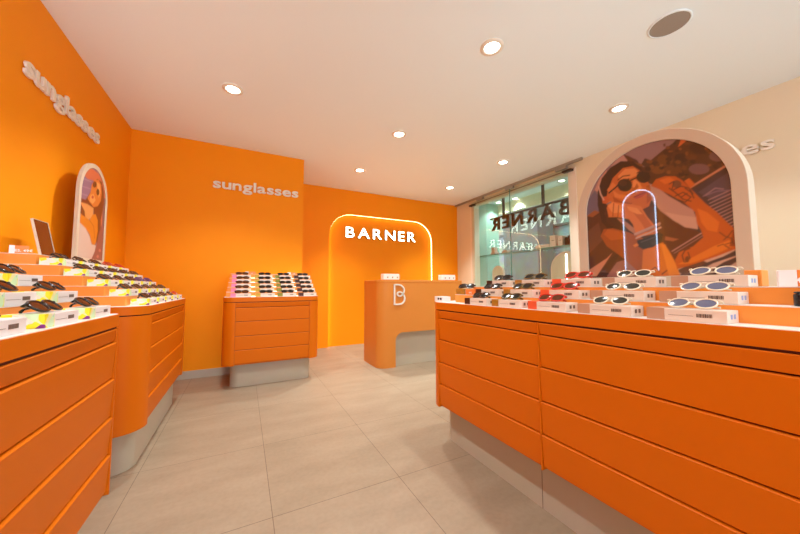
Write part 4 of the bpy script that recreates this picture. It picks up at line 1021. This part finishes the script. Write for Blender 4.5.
sg2 = thing('lit_sign', 'glowing white BARNER letters on the lit arched niche', 'sign', (1.67, YB - .05, 1.995), 0)
text_parts('BARNER', xh=.195, width=1.49, depth=.048, bold=.006, track=.22, sx=1.05, ref='E', mats=('letter_light', 'letter_edge'), parent=sg2, edge=True)

# ------------------------------------------------------------------ reception counter
rc = thing('reception_counter', 'orange reception counter with a rounded corner and grey recessed base', 'counter', (1.59, 3.72, 0), 0)
CW, CD, CT = 1.37, .55, 1.165
bm = bmesh.new()
# front panel with the arched cut-out over the recess
cut = [(.245, 0)] + [(.245 + .11 - .11 * math.cos(k / 8 * PI / 2), .345 + .11 * math.sin(k / 8 * PI / 2)) for k in range(9)] + [(CW, .455)]
prism(bm, [(.13, 0)] + cut + [(CW, CT - .04), (.13, CT - .04)], 0, .045, 'y'); obj('front_panel', bm, 'laminate_light', rc)
arc_o = [(.13 - .13 * math.sin(k / 10 * PI / 2), .13 - .13 * math.cos(k / 10 * PI / 2)) for k in range(11)]
arc_i = [(.13 - .085 * math.sin(k / 10 * PI / 2), .13 - .085 * math.cos(k / 10 * PI / 2)) for k in range(11)][::-1]
bm = bmesh.new(); fs = prism(bm, arc_o + [(0, CD), (.045, CD)] + arc_i, 0, CT - .04); o = obj('rounded_side', bm, 'laminate_light', rc)
for p in o.data.polygons: p.use_smooth = True
o.data.set_sharp_from_angle(angle=.6)
bm = bmesh.new(); box(bm, .1, CW - .03, .075, .12, 0, .5); obj('recessed_base', bm, 'plinth', rc)
bm = bmesh.new(); box(bm, CW - .045, CW, .046, CD, .0, CT - .04); obj('right_side', bm, 'laminate_light', rc)
bm = bmesh.new(); prism(bm, rrect(0, CW, 0, CD, (.13, 0, 0, 0), 10), CT - .036, CT); obj('counter_top', bm, 'laminate_light', rc, bevel=.003)
bm = bmesh.new(); prism(bm, rrect(.004, CW - .002, .004, CD, (.126, 0, 0, 0), 10), CT - .0405, CT - .0355); obj('shadow_joint', bm, 'laminate', rc)
# the looped letter emblem
em = obj('looped_emblem', (lambda b: b)(bmesh.new()), 'white', rc)
bm = bmesh.new()
def cat(ctrl, n=6):
    out = []
    c = [ctrl[0]] + ctrl + [ctrl[-1]]
    for i in range(1, len(c) - 2):
        p0, p1, p2, p3 = (Vector(q) for q in c[i - 1:i + 3])
        for k in range(n):
            t_ = k / n
            out.append(.5 * ((2 * p1) + (-p0 + p2) * t_ + (2 * p0 - 5 * p1 + 4 * p2 - p3) * t_ ** 2 + (-p0 + 3 * p1 - 3 * p2 + p3) * t_ ** 3))
    out.append(Vector(ctrl[-1])); return out
def ribbon(bm, pts, w, y0, y1):
    L_, R_ = [], []
    for i, p in enumerate(pts):
        a = pts[max(i - 1, 0)]; b = pts[min(i + 1, len(pts) - 1)]; t_ = (b - a).normalized(); n_ = Vector((-t_.y, t_.x)) * w / 2
        L_.append(p + n_); R_.append(p - n_)
    V = [[bm.verts.new((q.x, y, q.y)) for q in side] for side in (L_, R_) for y in (y0, y1)]
    l0, l1, r0, r1 = V
    for i in range(len(pts) - 1):
        for q in ((l0[i], l0[i + 1], r0[i + 1], r0[i]), (l1[i], r1[i], r1[i + 1], l1[i + 1]), (l0[i], l1[i], l1[i + 1], l0[i + 1]), (r0[i], r0[i + 1], r1[i + 1], r1[i])): bm.faces.new(q)
    bm.faces.new((l0[0], r0[0], r1[0], l1[0])); bm.faces.new((l0[-1], l1[-1], r1[-1], r0[-1]))
S_ = .0019
B0 = [(c[0] * S_, (357 - c[1]) * S_) for c in ((360, 218), (392, 217), (418, 224), (436, 243), (438, 264), (428, 284), (408, 298), (390, 293), (385, 281), (394, 270), (412, 270), (432, 287), (443, 308), (440, 332), (424, 350), (398, 356), (362, 356))]
bm = bmesh.new(); ribbon(bm, cat([Vector(p) for p in B0]), .019, 0, .018); ribbon(bm, [Vector((362 * S_, -.0095 + .002)), Vector((362 * S_, (357 - 218) * S_ + .0095))], .019, 0, .018)
bmesh.ops.recalc_face_normals(bm, faces=bm.faces)
bm.to_mesh(em.data); bm.free(); em.data.materials.clear(); em.data.materials.append(M['letter_white'])
em.location = (.218 - 360 * S_, -.020, .835)
em['label'] = 'white looped letter emblem'

def cube_row(loc, n, label, w):
    t = thing('small_box_row', label, 'box', loc)
    bm = bmesh.new(); box(bm, 0, w, 0, .09, .006, .085); obj('carton', bm, 'carton_white', t, bevel=.002)
    bm = bmesh.new(); box(bm, -.03, w + .03, -.012, .1, 0, .006); obj('tray', bm, 'laminate', t)
    for k in range(n):
        x = w * (.22 + .62 * k / (n - 1))
        bm = bmesh.new(); prism(bm, rrect(x, x + .022, .026, .048, .008, 3), -.001, 0, 'y'); obj('printed_mark', bm, 'speaker', t)
        bm = bmesh.new(); box(bm, x + .045, x + .048, -.001, 0, .012, .07); obj('printed_line', bm, 'letter', t)
cube_row((1.70, 3.82, 1.166), 3, 'white carton with three small marks on the left end of the counter', .24)
cube_row((2.66, 3.82, 1.166), 3, 'white carton with small marks on the right end of the counter', .25)

# ------------------------------------------------------------------ daylight
w = bpy.data.worlds.new('daylight'); SC.world = w; w.use_nodes = True
bgn = w.node_tree.nodes['Background']; bgn.inputs[0].default_value = (.80, .90, 1.0, 1); bgn.inputs[1].default_value = WORLD
